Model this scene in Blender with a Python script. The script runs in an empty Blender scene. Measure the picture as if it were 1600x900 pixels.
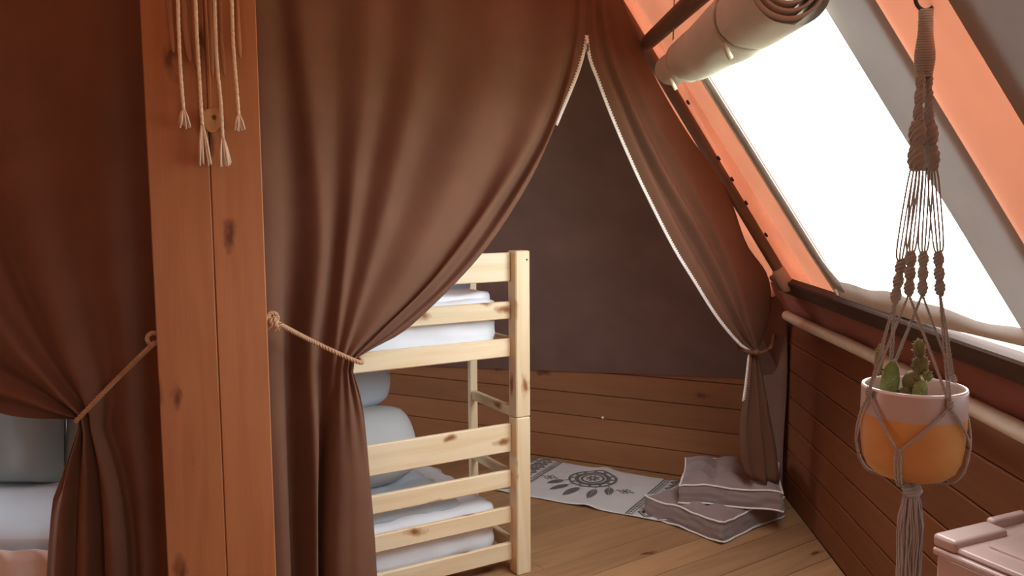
import bpy, bmesh, math, random
import numpy as np
from mathutils import Vector, Matrix, noise

random.seed(7)
scene = bpy.context.scene
COL = scene.collection
PI = math.pi

# ------------------------------------------------------------------ camera
FPX = 1290.0                       # focal length in pixels of the 1600x900 frame
PITCH = math.atan(128 / 1290.0)
ROLL = 0.0065
CAM = Vector((0, 0, 1.6))
_f = Vector((0, math.cos(PITCH), -math.sin(PITCH)))
_u0 = Vector((0, math.sin(PITCH), math.cos(PITCH)))
_r = Vector((1, 0, 0)) * math.cos(ROLL) - _u0 * math.sin(ROLL)
_u = _u0 * math.cos(ROLL) + Vector((1, 0, 0)) * math.sin(ROLL)
cd = bpy.data.cameras.new('camera')
cam = bpy.data.objects.new('camera', cd)
COL.objects.link(cam)
cd.sensor_width = 36.0
cd.lens = FPX / 1600.0 * 36.0
cd.clip_start = 0.02
m3 = Matrix((_r, _u, -_f)).transposed()
cam.matrix_world = Matrix.Translation(CAM) @ m3.to_4x4()
scene.camera = cam

# ------------------------------------------------------------------ light
SKY = 11.0
w = bpy.data.worlds.new('world')
scene.world = w
w.use_nodes = True
bg = w.node_tree.nodes['Background']
bg.inputs[0].default_value = (0.90, 0.96, 1.0, 1)
bg.inputs[1].default_value = SKY
scene.view_settings.view_transform = 'Standard'
scene.view_settings.look = 'None'
scene.view_settings.gamma = 1.0
scene.view_settings.exposure = 0.0
scene.view_settings.use_curve_mapping = False
scene.cycles.max_bounces = 10
scene.cycles.diffuse_bounces = 6
scene.cycles.transparent_max_bounces = 12


def portal(name, loc, xdir, zdir, sx, sy):
    """daylight portal in a real opening of the shell (guides sky sampling only)"""
    l = bpy.data.lights.new(name, 'AREA')
    l.shape = 'RECTANGLE'
    l.size, l.size_y = sx, sy
    l.cycles.is_portal = True
    o = bpy.data.objects.new(name, l)
    COL.objects.link(o)
    z = -Vector(zdir).normalized()          # lights shine along -Z
    x = Vector(xdir).normalized()
    y = z.cross(x)
    o.matrix_world = Matrix.Translation(loc) @ Matrix((x, y, z)).transposed().to_4x4()
    return o


# ------------------------------------------------------------------ geometry of the place
Z = Vector((0, 0, 1))


def V(*a):
    return Vector(a)


def ray(x, y):
    return _f * FPX + _r * (x - 800) - _u * (y - 450)


def on_plane(x, y, p, n):
    d = ray(x, y)
    return CAM + d * ((Vector(p) - CAM).dot(n) / d.dot(n))


def on_floor(x, y, z=0.0):
    return on_plane(x, y, V(0, 0, z), Z)


def at_y(x, y, Y):
    return on_plane(x, y, V(0, Y, 0), V(0, 1, 0))


P1 = V(1.5, 4.5, 0)                              # corner of right and back timber walls
RB = V(-.06, -1, 0).normalized()                 # along the right wall, towards the viewer
RIN = V(-1, .06, 0).normalized()                 # into the room
TH = math.atan(1.565)                            # pitch of the tent side
RUP = RIN * math.cos(TH) + Z * math.sin(TH)
FN = RIN * math.sin(TH) - Z * math.cos(TH)       # facet normal, into the room
WALL_H = 1.03
BK = V(-.89, .456, 0).normalized()               # along the back wall, to the left
BKN = V(-.456, -.89, 0).normalized()             # into the room


def FA(b, h, off=0.0):
    return P1 + Z * WALL_H + RB * b + RUP * h + FN * off


def pole_b(h):
    return .61 + .106 * h


def hip_b(h):
    return .4426 * h


CQ = V(1.33, 4.0, 0)
CD_ = V(.88, .475, 0).normalized()
CN = V(.475, -.88, 0).normalized()
LQ = V(-1.0, 2.72, 0)
LN = V(.08, -1, 0).normalized()

# portal in the tent window, portal in the entrance behind the viewer
WB0, WB1, WH0, WH1 = 1.385, 2.69, .30, 1.33
portal('window_daylight', FA((WB0 + WB1) / 2, (WH0 + WH1) / 2, -.03), RB, FN, WB1 - WB0, WH1 - WH0)
REAR_Y = -1.3
W2B0, W2B1 = 4.60, 5.35         # second tent window, beside the viewer
portal('near_window_daylight', FA((W2B0 + W2B1) / 2, (WH0 + WH1) / 2, -.03), RB, FN, W2B1 - W2B0, WH1 - WH0)


# ------------------------------------------------------------------ mesh builder
class MB:
    def __init__(s):
        s.v, s.f, s.g, s.smooth = [], [], [], []

    def add(s, vs, fs, gs=None, smooth=False):
        o = len(s.v)
        s.v += [Vector(p) for p in vs]
        s.g += [Vector(p) for p in (gs if gs is not None else vs)]
        s.f += [tuple(i + o for i in q) for q in fs]
        s.smooth += [smooth] * len(fs)
        return s

    def box(s, c, ax, size, bev=.003, seed=None):
        """chamfered box; ax[0] is the grain direction"""
        hx = [k / 2 for k in size]
        b = min(bev, *(k * .45 for k in hx))
        if seed is None:
            seed = V(random.uniform(0, 40), random.uniform(0, 40), random.uniform(0, 40))
        vs, gs, idx = [], [], {}
        for sx in (-1, 1):
            for sy in (-1, 1):
                for sz in (-1, 1):
                    sg = (sx, sy, sz)
                    for a in range(3):
                        l = [sg[k] * (hx[k] - (0 if k == a else b)) for k in range(3)]
                        idx[sg, a] = len(vs)
                        vs.append(Vector(c) + ax[0] * l[0] + ax[1] * l[1] + ax[2] * l[2])
                        gs.append(V(*l) + seed)
        fs = []

        def sgn(i, si, j, sj, k, sk):
            t = [0, 0, 0]
            t[i], t[j], t[k] = si, sj, sk
            return tuple(t)
        for a in range(3):
            j, k = (a + 1) % 3, (a + 2) % 3
            for sa in (-1, 1):
                q = [idx[sgn(a, sa, j, p, k, r_), a] for p, r_ in ((-1, -1), (1, -1), (1, 1), (-1, 1))]
                fs.append(q if sa > 0 else q[::-1])
            for sj in (-1, 1):
                for sk in (-1, 1):
                    q = [idx[sgn(a, -1, j, sj, k, sk), j], idx[sgn(a, 1, j, sj, k, sk), j],
                         idx[sgn(a, 1, j, sj, k, sk), k], idx[sgn(a, -1, j, sj, k, sk), k]]
                    fs.append(q if sj * sk < 0 else q[::-1])
        for sg in [(x, y, z) for x in (-1, 1) for y in (-1, 1) for z in (-1, 1)]:
            q = [idx[sg, 0], idx[sg, 1], idx[sg, 2]]
            fs.append(q if sg[0] * sg[1] * sg[2] > 0 else q[::-1])
        return s.add(vs, fs, gs)

    def tube(s, pts, r, seg=8, closed=False, cap=True):
        pts = [Vector(p) for p in pts]
        n = len(pts)
        rs = r if isinstance(r, (list, tuple)) else [r] * n
        vs, gs = [], []
        up = None
        L = 0
        for i, p in enumerate(pts):
            if closed:
                t = pts[(i + 1) % n] - pts[i - 1]
            else:
                t = pts[min(i + 1, n - 1)] - pts[max(i - 1, 0)]
            if t.length < 1e-9:
                t = V(0, 0, 1)
            t.normalize()
            if up is None:
                up = t.orthogonal().normalized()
            up = (up - t * up.dot(t))
            if up.length < 1e-6:
                up = t.orthogonal()
            up.normalize()
            sd = t.cross(up)
            if i:
                L += (p - pts[i - 1]).length
            for k in range(seg):
                a = 2 * PI * k / seg
                q = up * math.cos(a) + sd * math.sin(a)
                vs.append(p + q * rs[i])
                gs.append(V(L, math.cos(a) * rs[i], math.sin(a) * rs[i]))
        fs = []
        for i in range(n if closed else n - 1):
            i2 = (i + 1) % n
            for k in range(seg):
                k2 = (k + 1) % seg
                fs.append((i * seg + k, i * seg + k2, i2 * seg + k2, i2 * seg + k))
        if cap and not closed:
            fs.append(tuple(range(seg))[::-1])
            fs.append(tuple((n - 1) * seg + k for k in range(seg)))
        return s.add(vs, fs, gs, True)

    def rope(s, pts, r, strands=3, pitch=.035, seg=6, step=.004):
        pts = resample([Vector(p) for p in pts], step=step)
        n = len(pts)
        up = None
        frames = []
        L = 0
        for i, p in enumerate(pts):
            t = (pts[min(i + 1, n - 1)] - pts[max(i - 1, 0)]).normalized()
            if up is None:
                up = t.orthogonal().normalized()
            up = (up - t * up.dot(t)).normalized()
            if i:
                L += (p - pts[i - 1]).length
            frames.append((p, up, t.cross(up), L))
        for k in range(strands):
            c = []
            for p, a, b, L in frames:
                w_ = 2 * PI * (L / pitch + k / strands)
                c.append(p + (a * math.cos(w_) + b * math.sin(w_)) * r * .5)
            s.tube(c, r * .55, seg)
        return s

    def lathe(s, prof, c=(0, 0, 0), seg=32, ax=(1, 0, 0), up=(0, 0, 1)):
        c, X, U = Vector(c), Vector(ax), Vector(up)
        Y = U.cross(X)
        vs = []
        for r_, z_ in prof:
            for k in range(seg):
                a = 2 * PI * k / seg
                vs.append(c + U * z_ + (X * math.cos(a) + Y * math.sin(a)) * r_)
        fs = []
        for i in range(len(prof) - 1):
            for k in range(seg):
                k2 = (k + 1) % seg
                fs.append((i * seg + k, i * seg + k2, (i + 1) * seg + k2, (i + 1) * seg + k))
        fs.append(tuple(range(seg))[::-1])
        fs.append(tuple((len(prof) - 1) * seg + k for k in range(seg)))
        return s.add(vs, fs, None, True)

    def ellipsoid(s, c, ax, size, seg=14, rings=9, fn=None):
        vs = []
        for i in range(rings + 1):
            th = PI * i / rings
            for k in range(seg):
                a = 2 * PI * k / seg
                l = V(math.sin(th) * math.cos(a), math.sin(th) * math.sin(a), math.cos(th))
                if fn:
                    l = fn(l)
                vs.append(Vector(c) + ax[0] * l.x * size[0] + ax[1] * l.y * size[1] + ax[2] * l.z * size[2])
        fs = []
        for i in range(rings):
            for k in range(seg):
                k2 = (k + 1) % seg
                fs.append((i * seg + k, i * seg + k2, (i + 1) * seg + k2, (i + 1) * seg + k))
        return s.add(vs, fs, None, True)

    def grid(s, rows, smooth=True, gs=None):
        n, m = len(rows), len(rows[0])
        vs = [p for r_ in rows for p in r_]
        fs = [(i * m + j, i * m + j + 1, (i + 1) * m + j + 1, (i + 1) * m + j) for i in range(n - 1) for j in range(m - 1)]
        return s.add(vs, fs, gs, smooth)

    def cube_deform(s, n, fn, nz=None):
        """subdivided cube [-1,1]^3 pushed through fn"""
        bm = bmesh.new()
        bmesh.ops.create_cube(bm, size=2)
        bmesh.ops.subdivide_edges(bm, edges=bm.edges[:], cuts=n, use_grid_fill=True)
        bm.verts.index_update()
        vs = [fn(*v.co) for v in bm.verts]
        fs = [tuple(v.index for v in f.verts) for f in bm.faces]
        gs = [v.co.copy() for v in bm.verts]
        bm.free()
        return s.add(vs, fs, gs, True)

    def build(s, name, mat, parent=None, origin=None, solid=None, recalc=True):
        if parent is not None:
            root = parent
            while root.parent is not None:
                root = root.parent
            O = Vector(root['_o'])
        else:
            if origin is None:
                xs = [min(p[k] for p in s.v) for k in range(3)]
                ys = [max(p[k] for p in s.v) for k in range(3)]
                O = V((xs[0] + ys[0]) / 2, (xs[1] + ys[1]) / 2, xs[2])
            else:
                O = Vector(origin)
        me = bpy.data.meshes.new(name)
        me.from_pydata([tuple(p - O) for p in s.v], [], s.f)
        me.polygons.foreach_set('use_smooth', s.smooth)
        at = me.attributes.new('grain', 'FLOAT_VECTOR', 'POINT')
        at.data.foreach_set('vector', [c for p in s.g for c in p])
        if recalc:
            bm = bmesh.new()
            bm.from_mesh(me)
            bmesh.ops.recalc_face_normals(bm, faces=bm.faces)
            bm.to_mesh(me)
            bm.free()
        me.materials.append(mat)
        o = bpy.data.objects.new(name, me)
        COL.objects.link(o)
        if parent is not None:
            o.parent = parent
        else:
            o.location = O
            o['_o'] = list(O)
        if solid:
            md = o.modifiers.new('thickness', 'SOLIDIFY')
            md.thickness = solid
            md.offset = 0
        return o


def resample(pts, n=None, step=None):
    pts = [Vector(p) for p in pts]
    acc = [0.0]
    for a, b in zip(pts, pts[1:]):
        acc.append(acc[-1] + (b - a).length)
    L = acc[-1]
    if n is None:
        n = max(2, int(L / step) + 1)
    out, j = [], 0
    for i in range(n):
        t = L * i / (n - 1)
        while j < len(acc) - 2 and acc[j + 1] < t:
            j += 1
        k = 0 if acc[j + 1] == acc[j] else (t - acc[j]) / (acc[j + 1] - acc[j])
        out.append(pts[j].lerp(pts[j + 1], min(1, max(0, k))))
    return out


def spline(pts, sub=8):
    """Catmull-Rom through pts"""
    pts = [Vector(p) for p in pts]
    out = []
    n = len(pts)
    for i in range(n - 1):
        p0, p1, p2, p3 = pts[max(i - 1, 0)], pts[i], pts[i + 1], pts[min(i + 2, n - 1)]
        for k in range(sub):
            t = k / sub
            out.append(.5 * ((2 * p1) + (p2 - p0) * t + (2 * p0 - 5 * p1 + 4 * p2 - p3) * t * t + (3 * p1 - p0 - 3 * p2 + p3) * t ** 3))
    out.append(pts[-1])
    return out


def thing(name, label, cat, loc, group=None, kind=None):
    o = bpy.data.objects.new(name, None)
    o.empty_display_size = .1
    COL.objects.link(o)
    o.location = loc
    o['_o'] = list(loc)
    o['label'] = label
    o['category'] = cat
    if group:
        o['group'] = group
    if kind:
        o['kind'] = kind
    return o


def tag(o, label, cat=None, group=None, kind=None):
    o['label'] = label
    if cat:
        o['category'] = cat
    if group:
        o['group'] = group
    if kind:
        o['kind'] = kind
    return o


def struct(o, label=None, cat='wall'):
    o['kind'] = 'structure'
    if label:
        o['label'] = label
        o['category'] = cat
    return o


# ------------------------------------------------------------------ materials
def new_mat(name):
    m = bpy.data.materials.new(name)
    m.use_nodes = True
    nt = m.node_tree
    return m, nt, nt.nodes['Principled BSDF'], nt.nodes['Material Output']


def N(nt, t, **kw):
    n = nt.nodes.new(t)
    for k, v in kw.items():
        setattr(n, k, v)
    return n


def ramp(nt, fac, stops):
    r_ = N(nt, 'ShaderNodeValToRGB')
    el = r_.color_ramp.elements
    while len(el) < len(stops):
        el.new(.5)
    for e_, (p, c) in zip(el, stops):
        e_.position = p
        e_.color = (c[0], c[1], c[2], 1)
    nt.links.new(fac, r_.inputs[0])
    return r_.outputs[0]


def mixc(nt, fac, a, b, mode='MIX'):
    n = N(nt, 'ShaderNodeMix', data_type='RGBA', blend_type=mode)
    for s_, v in ((n.inputs[0], fac), (n.inputs[6], a), (n.inputs[7], b)):
        if isinstance(v, (int, float)):
            s_.default_value = v
        elif isinstance(v, tuple):
            s_.default_value = (*v, 1)
        else:
            nt.links.new(v, s_)
    return n.outputs[2]


def wood(name, light, dark, knot, rough=.55, knots=.5, ring=1.0, gscale=1.0, spec=.3, contrast=.18):
    m, nt, p, out = new_mat(name)
    at = N(nt, 'ShaderNodeAttribute', attribute_name='grain')
    oi = N(nt, 'ShaderNodeObjectInfo')
    mul = N(nt, 'ShaderNodeVectorMath', operation='SCALE')
    mul.inputs[0].default_value = (53, 31, 17)
    nt.links.new(oi.outputs['Random'], mul.inputs['Scale'])
    add = N(nt, 'ShaderNodeVectorMath', operation='ADD')
    nt.links.new(at.outputs['Vector'], add.inputs[0])
    nt.links.new(mul.outputs[0], add.inputs[1])

    def mapped(sx, sy, sz):
        k = N(nt, 'ShaderNodeVectorMath', operation='MULTIPLY')
        nt.links.new(add.outputs[0], k.inputs[0])
        k.inputs[1].default_value = (sx * gscale, sy * gscale, sz * gscale)
        return k.outputs[0]
    # knots
    vo = N(nt, 'ShaderNodeTexVoronoi', feature='F1', voronoi_dimensions='2D')
    vo.inputs['Scale'].default_value = 1
    vo.inputs['Randomness'].default_value = 1
    dn = N(nt, 'ShaderNodeTexNoise')
    dn.inputs['Scale'].default_value = 1
    dn.inputs['Detail'].default_value = 3
    nt.links.new(mapped(14, 30, 10), dn.inputs['Vector'])
    dsc = N(nt, 'ShaderNodeVectorMath', operation='MULTIPLY_ADD')
    nt.links.new(dn.outputs['Color'], dsc.inputs[0])
    dsc.inputs[1].default_value = (.32, .32, 0)
    sx = N(nt, 'ShaderNodeSeparateXYZ')
    nt.links.new(mapped(3.0, 7.5, 7.5), sx.inputs[0])
    yz_ = N(nt, 'ShaderNodeMath', operation='ADD')
    nt.links.new(sx.outputs[1], yz_.inputs[0])
    nt.links.new(sx.outputs[2], yz_.inputs[1])
    cx = N(nt, 'ShaderNodeCombineXYZ')
    nt.links.new(sx.outputs[0], cx.inputs[0])
    nt.links.new(yz_.outputs[0], cx.inputs[1])
    nt.links.new(cx.outputs[0], dsc.inputs[2])
    nt.links.new(dsc.outputs[0], vo.inputs['Vector'])
    gate = N(nt, 'ShaderNodeSeparateColor')
    nt.links.new(vo.outputs['Color'], gate.inputs[0])
    kr = N(nt, 'ShaderNodeMapRange')
    kr.inputs[1].default_value, kr.inputs[2].default_value = .17, .05
    nt.links.new(vo.outputs['Distance'], kr.inputs[0])
    lt = N(nt, 'ShaderNodeMath', operation='LESS_THAN')
    lt.inputs[1].default_value = knots
    nt.links.new(gate.outputs[0], lt.inputs[0])
    kf = N(nt, 'ShaderNodeMath', operation='MULTIPLY')
    nt.links.new(kr.outputs[0], kf.inputs[0])
    nt.links.new(lt.outputs[0], kf.inputs[1])
    # growth rings: low noise, wrapped
    no = N(nt, 'ShaderNodeTexNoise')
    no.inputs['Scale'].default_value = 1
    no.inputs['Detail'].default_value = 2
    nt.links.new(mapped(.9, 9, 9), no.inputs['Vector'])
    mm = N(nt, 'ShaderNodeMath', operation='MULTIPLY_ADD')
    mm.inputs[1].default_value = 26 * ring
    nt.links.new(no.outputs[0], mm.inputs[0])
    kk = N(nt, 'ShaderNodeMath', operation='MULTIPLY')
    kk.inputs[1].default_value = 5
    nt.links.new(kf.outputs[0], kk.inputs[0])
    nt.links.new(kk.outputs[0], mm.inputs[2])
    sn = N(nt, 'ShaderNodeMath', operation='SINE')
    nt.links.new(mm.outputs[0], sn.inputs[0])
    fine = N(nt, 'ShaderNodeTexNoise')
    fine.inputs['Scale'].default_value = 1
    fine.inputs['Detail'].default_value = 4
    nt.links.new(mapped(5, 160, 160), fine.inputs['Vector'])
    big = N(nt, 'ShaderNodeTexNoise')
    big.inputs['Scale'].default_value = 1
    nt.links.new(mapped(1.3, 4, 4), big.inputs['Vector'])
    f1 = N(nt, 'ShaderNodeMath', operation='MULTIPLY_ADD')
    f1.inputs[1].default_value = contrast
    f1.inputs[2].default_value = .1
    nt.links.new(sn.outputs[0], f1.inputs[0])
    f2 = N(nt, 'ShaderNodeMath', operation='MULTIPLY_ADD')
    f2.inputs[1].default_value = .5
    nt.links.new(fine.outputs[0], f2.inputs[0])
    nt.links.new(f1.outputs[0], f2.inputs[2])
    f3 = N(nt, 'ShaderNodeMath', operation='MULTIPLY_ADD')
    f3.inputs[1].default_value = .5
    nt.links.new(big.outputs[0], f3.inputs[0])
    nt.links.new(f2.outputs[0], f3.inputs[2])
    c = ramp(nt, f3.outputs[0], [(.2, light), (.95, dark)])
    rn = N(nt, 'ShaderNodeMapRange')
    rn.inputs[3].default_value, rn.inputs[4].default_value = .85, 1.12
    nt.links.new(oi.outputs['Random'], rn.inputs[0])
    cc = N(nt, 'ShaderNodeVectorMath', operation='SCALE')
    nt.links.new(c, cc.inputs[0])
    nt.links.new(rn.outputs[0], cc.inputs['Scale'])
    col = mixc(nt, kf.outputs[0], cc.outputs[0], knot)
    nt.links.new(col, p.inputs['Base Color'])
    p.inputs['Roughness'].default_value = rough
    p.inputs['Specular IOR Level'].default_value = spec
    b = N(nt, 'ShaderNodeBump')
    b.inputs['Strength'].default_value = .12
    b.inputs['Distance'].default_value = .002
    nt.links.new(f2.outputs[0], b.inputs['Height'])
    nt.links.new(b.outputs[0], p.inputs['Normal'])
    return m


def cloth(name, col, trans=None, rough=.9, var=.12, weave=700, bump=.25, sheen=.15):
    """woven cloth; trans: colour of the light it lets through"""
    m, nt, p, out = new_mat(name)
    tc = N(nt, 'ShaderNodeTexCoord')
    no = N(nt, 'ShaderNodeTexNoise')
    no.inputs['Scale'].default_value = 5
    no.inputs['Detail'].default_value = 5
    nt.links.new(tc.outputs['Object'], no.inputs['Vector'])
    c = ramp(nt, no.outputs[0], [(.25, tuple(k * (1 - var) for k in col)), (.75, tuple(min(1, k * (1 + var)) for k in col))])
    nt.links.new(c, p.inputs['Base Color'])
    p.inputs['Roughness'].default_value = rough
    p.inputs['Specular IOR Level'].default_value = .12
    p.inputs['Sheen Weight'].default_value = sheen
    p.inputs['Sheen Roughness'].default_value = .5
    fi = N(nt, 'ShaderNodeTexNoise')
    fi.inputs['Scale'].default_value = weave
    nt.links.new(tc.outputs['Object'], fi.inputs['Vector'])
    b = N(nt, 'ShaderNodeBump')
    b.inputs['Strength'].default_value = bump
    b.inputs['Distance'].default_value = .001
    nt.links.new(fi.outputs[0], b.inputs['Height'])
    nt.links.new(b.outputs[0], p.inputs['Normal'])
    if trans:
        t = N(nt, 'ShaderNodeBsdfTranslucent')
        n2 = N(nt, 'ShaderNodeTexNoise')
        n2.inputs['Scale'].default_value = 3
        nt.links.new(tc.outputs['Object'], n2.inputs['Vector'])
        tcx = ramp(nt, n2.outputs[0], [(.3, tuple(k * .85 for k in trans)), (.7, tuple(k * 1.1 for k in trans))])
        nt.links.new(tcx, t.inputs[0])
        a = N(nt, 'ShaderNodeAddShader')
        nt.links.new(p.outputs[0], a.inputs[0])
        nt.links.new(t.outputs[0], a.inputs[1])
        nt.links.new(a.outputs[0], out.inputs[0])
    return m


def plain(name, col, rough=.5, spec=.4, metal=0, var=.06, scale=20, bump=0, coat=0):
    m, nt, p, out = new_mat(name)
    tc = N(nt, 'ShaderNodeTexCoord')
    no = N(nt, 'ShaderNodeTexNoise')
    no.inputs['Scale'].default_value = scale
    no.inputs['Detail'].default_value = 4
    nt.links.new(tc.outputs['Object'], no.inputs['Vector'])
    c = ramp(nt, no.outputs[0], [(.3, tuple(k * (1 - var) for k in col)), (.7, tuple(min(1, k * (1 + var)) for k in col))])
    nt.links.new(c, p.inputs['Base Color'])
    p.inputs['Roughness'].default_value = rough
    p.inputs['Specular IOR Level'].default_value = spec
    p.inputs['Metallic'].default_value = metal
    p.inputs['Coat Weight'].default_value = coat
    if bump:
        b = N(nt, 'ShaderNodeBump')
        b.inputs['Strength'].default_value = bump
        b.inputs['Distance'].default_value = .003
        nt.links.new(no.outputs[0], b.inputs['Height'])
        nt.links.new(b.outputs[0], p.inputs['Normal'])
    return m


M = {}
M['pine'] = wood('pine_wood', (.83, .71, .51), (.72, .54, .32), (.30, .12, .04), rough=.42, knots=.42, contrast=.16)
M['floor'] = wood('floor_boards', (.45, .265, .135), (.32, .175, .082), (.14, .05, .02), rough=.5, knots=.07, contrast=.14)
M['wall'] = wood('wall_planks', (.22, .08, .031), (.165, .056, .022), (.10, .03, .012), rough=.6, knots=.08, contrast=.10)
M['wall_lit'] = wood('lit_wall_planks', (.32, .14, .06), (.245, .098, .04), (.12, .04, .018), rough=.6, knots=.08, contrast=.10)  # same wood as the right wall; window light painted in as a paler colour
M['post'] = wood('post_timber', (.45, .185, .075), (.35, .13, .05), (.13, .04, .015), rough=.55, knots=.5, contrast=.12)
M['darkwood'] = wood('dark_beam_wood', (.10, .055, .04), (.06, .03, .022), (.03, .015, .01), rough=.7, knots=.1)
M['pole'] = wood('pole_wood', (.20, .13, .09), (.12, .075, .05), (.05, .03, .02), rough=.7, knots=.1)
M['curtain'] = cloth('curtain_canvas', (.162, .078, .049), sheen=.03)
M['lining'] = cloth('lining_canvas', (.20, .118, .097), sheen=.05)
M['roof'] = cloth('roof_canvas', (.30, .16, .10), trans=(.078, .026, .014))
M['roof_thick'] = cloth('double_canvas', (.40, .34, .30), trans=(.022, .021, .020))
M['roof_dark'] = cloth('opaque_canvas', (.28, .2, .16))
M['roof_double'] = cloth('dark_double_canvas', (.30, .23, .19), trans=(.010, .009, .0085))
M['flap'] = cloth('window_flap_canvas', (.60, .53, .47), trans=(.05, .045, .04))
M['strap'] = cloth('canvas_strap', (.45, .3, .24), trans=(.80, .70, .66))
M['strap_boot'] = cloth('pale_canvas_boot', (.50, .38, .33))
M['valance'] = cloth('red_brown_valance', (.26, .085, .06))
M['rope'] = cloth('hemp_rope', (.46, .29, .17), weave=300, bump=.5)
M['cotton'] = cloth('cream_cotton', (.72, .58, .44), weave=300, bump=.5)
M['macrame'] = cloth('macrame_cord', (.40, .37, .345), weave=400, bump=.5)
M['leather'] = cloth('tan_strips', (.36, .17, .09))
M['white_sheet'] = cloth('white_sheet', (.78, .80, .86), var=.03, bump=.1)
M['sheet_blue'] = cloth('pale_blue_sheet', (.56, .65, .75), var=.03, bump=.1)
M['left_sheet'] = cloth('blue_bed_sheet', (.47, .60, .72), var=.03, bump=.1)
M['duvet'] = cloth('blue_grey_duvet', (.34, .41, .50), var=.05, bump=.1)
M['grey_pillow'] = cloth('grey_pillow', (.50, .51, .52), var=.05, bump=.15)
M['grey_green'] = cloth('grey_backrest', (.30, .35, .34), var=.08)
M['skirt'] = cloth('bed_skirt', (.74, .68, .66), var=.04)
M['cushion'] = cloth('cushion_fabric', (.27, .205, .195), rough=.62, var=.06, sheen=.3)
M['piping'] = cloth('white_piping', (.78, .74, .72), var=.03)
M['zip'] = plain('white_zip', (.80, .77, .74), rough=.5)
M['rug'] = cloth('rug_cotton', (.68, .68, .68), var=.05, weave=350, bump=.5)
M['print'] = cloth('rug_print', (.13, .115, .10), var=.25, weave=350)
M['pipe'] = plain('cream_pipe', (.72, .66, .55), rough=.35)
M['plastic'] = plain('pale_pink_plastic', (.54, .39, .35), rough=.2, spec=.5, var=.02)
M['metal'] = plain('dark_metal', (.05, .045, .045), rough=.4, metal=.6)
M['nail'] = plain('bright_nail', (.85, .83, .80), rough=.3, metal=.3)
M['hole'] = plain('dark_hole', (.03, .02, .015), rough=.9)
M['cactus'] = plain('cactus_green', (.19, .24, .07), rough=.6, var=.25, scale=60, bump=.3)
M['cactus2'] = plain('cactus_olive', (.17, .16, .06), rough=.6, var=.3, scale=80, bump=.3)
M['spine'] = plain('cactus_spine', (.75, .7, .55), rough=.6)
M['soil'] = plain('soil', (.09, .055, .035), rough=.95, var=.5, scale=90, bump=1)
M['ground'] = plain('outside_grass', (.42, .44, .28), rough=.95, var=.2, scale=.5)
M['stool'] = wood('stool_wood', (.45, .22, .1), (.3, .13, .06), (.12, .04, .02))


def pvc():
    m, nt, p, out = new_mat('clear_pvc')
    tr = N(nt, 'ShaderNodeBsdfTransparent')
    tr.inputs[0].default_value = (.93, .95, .94, 1)
    gl = N(nt, 'ShaderNodeBsdfTranslucent')
    gl.inputs[0].default_value = (.9, .9, .86, 1)
    mx = N(nt, 'ShaderNodeMixShader')
    mx.inputs[0].default_value = .12
    nt.links.new(tr.outputs[0], mx.inputs[1])
    nt.links.new(gl.outputs[0], mx.inputs[2])
    nt.links.new(mx.outputs[0], out.inputs[0])
    return m


M['pvc'] = pvc()


def pot_mat():
    m, nt, p, out = new_mat('two_tone_glaze')
    at = N(nt, 'ShaderNodeTexCoord')
    sep = N(nt, 'ShaderNodeSeparateXYZ')
    nt.links.new(at.outputs['Object'], sep.inputs[0])
    st = N(nt, 'ShaderNodeMapRange')
    st.inputs[1].default_value, st.inputs[2].default_value = .117, .1185
    nt.links.new(sep.outputs[2], st.inputs[0])
    no = N(nt, 'ShaderNodeTexNoise')
    no.inputs['Scale'].default_value = 14
    nt.links.new(at.outputs['Object'], no.inputs['Vector'])
    c1 = ramp(nt, no.outputs[0], [(.3, (.56, .26, .075)), (.7, (.66, .33, .11))])
    c = mixc(nt, st.outputs[0], c1, (.50, .38, .34))
    nt.links.new(c, p.inputs['Base Color'])
    p.inputs['Roughness'].default_value = .35
    p.inputs['Specular IOR Level'].default_value = .4
    return m


M['pot'] = pot_mat()

# ================================================================== THE SETTING
# ---------------- outside ground
mb = MB()
G = 40
mb.grid([[V(-G, -G, -.25), V(G, -G, -.25)], [V(-G, G, -.25), V(G, G, -.25)]])
struct(mb.build('ground', M['ground']), 'grass outside the tent window', 'ground')

# ---------------- plan of the shell (counter-clockwise)
C0 = P1 + RB * 5.9
C2 = P1 + BK * 5.6
POLY = [V(C0.x, REAR_Y, 0), P1.copy(), C2.copy(), V(-4.6, REAR_Y, 0)]


def clip(poly, p, n):
    """keep the side where (q-p).n >= 0"""
    out = []
    for i, a in enumerate(poly):
        b = poly[(i + 1) % len(poly)]
        da, db = (a - p).dot(n), (b - p).dot(n)
        if da >= 0:
            out.append(a)
        if da * db < 0:
            out.append(a.lerp(b, da / (da - db)))
    return out


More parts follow.
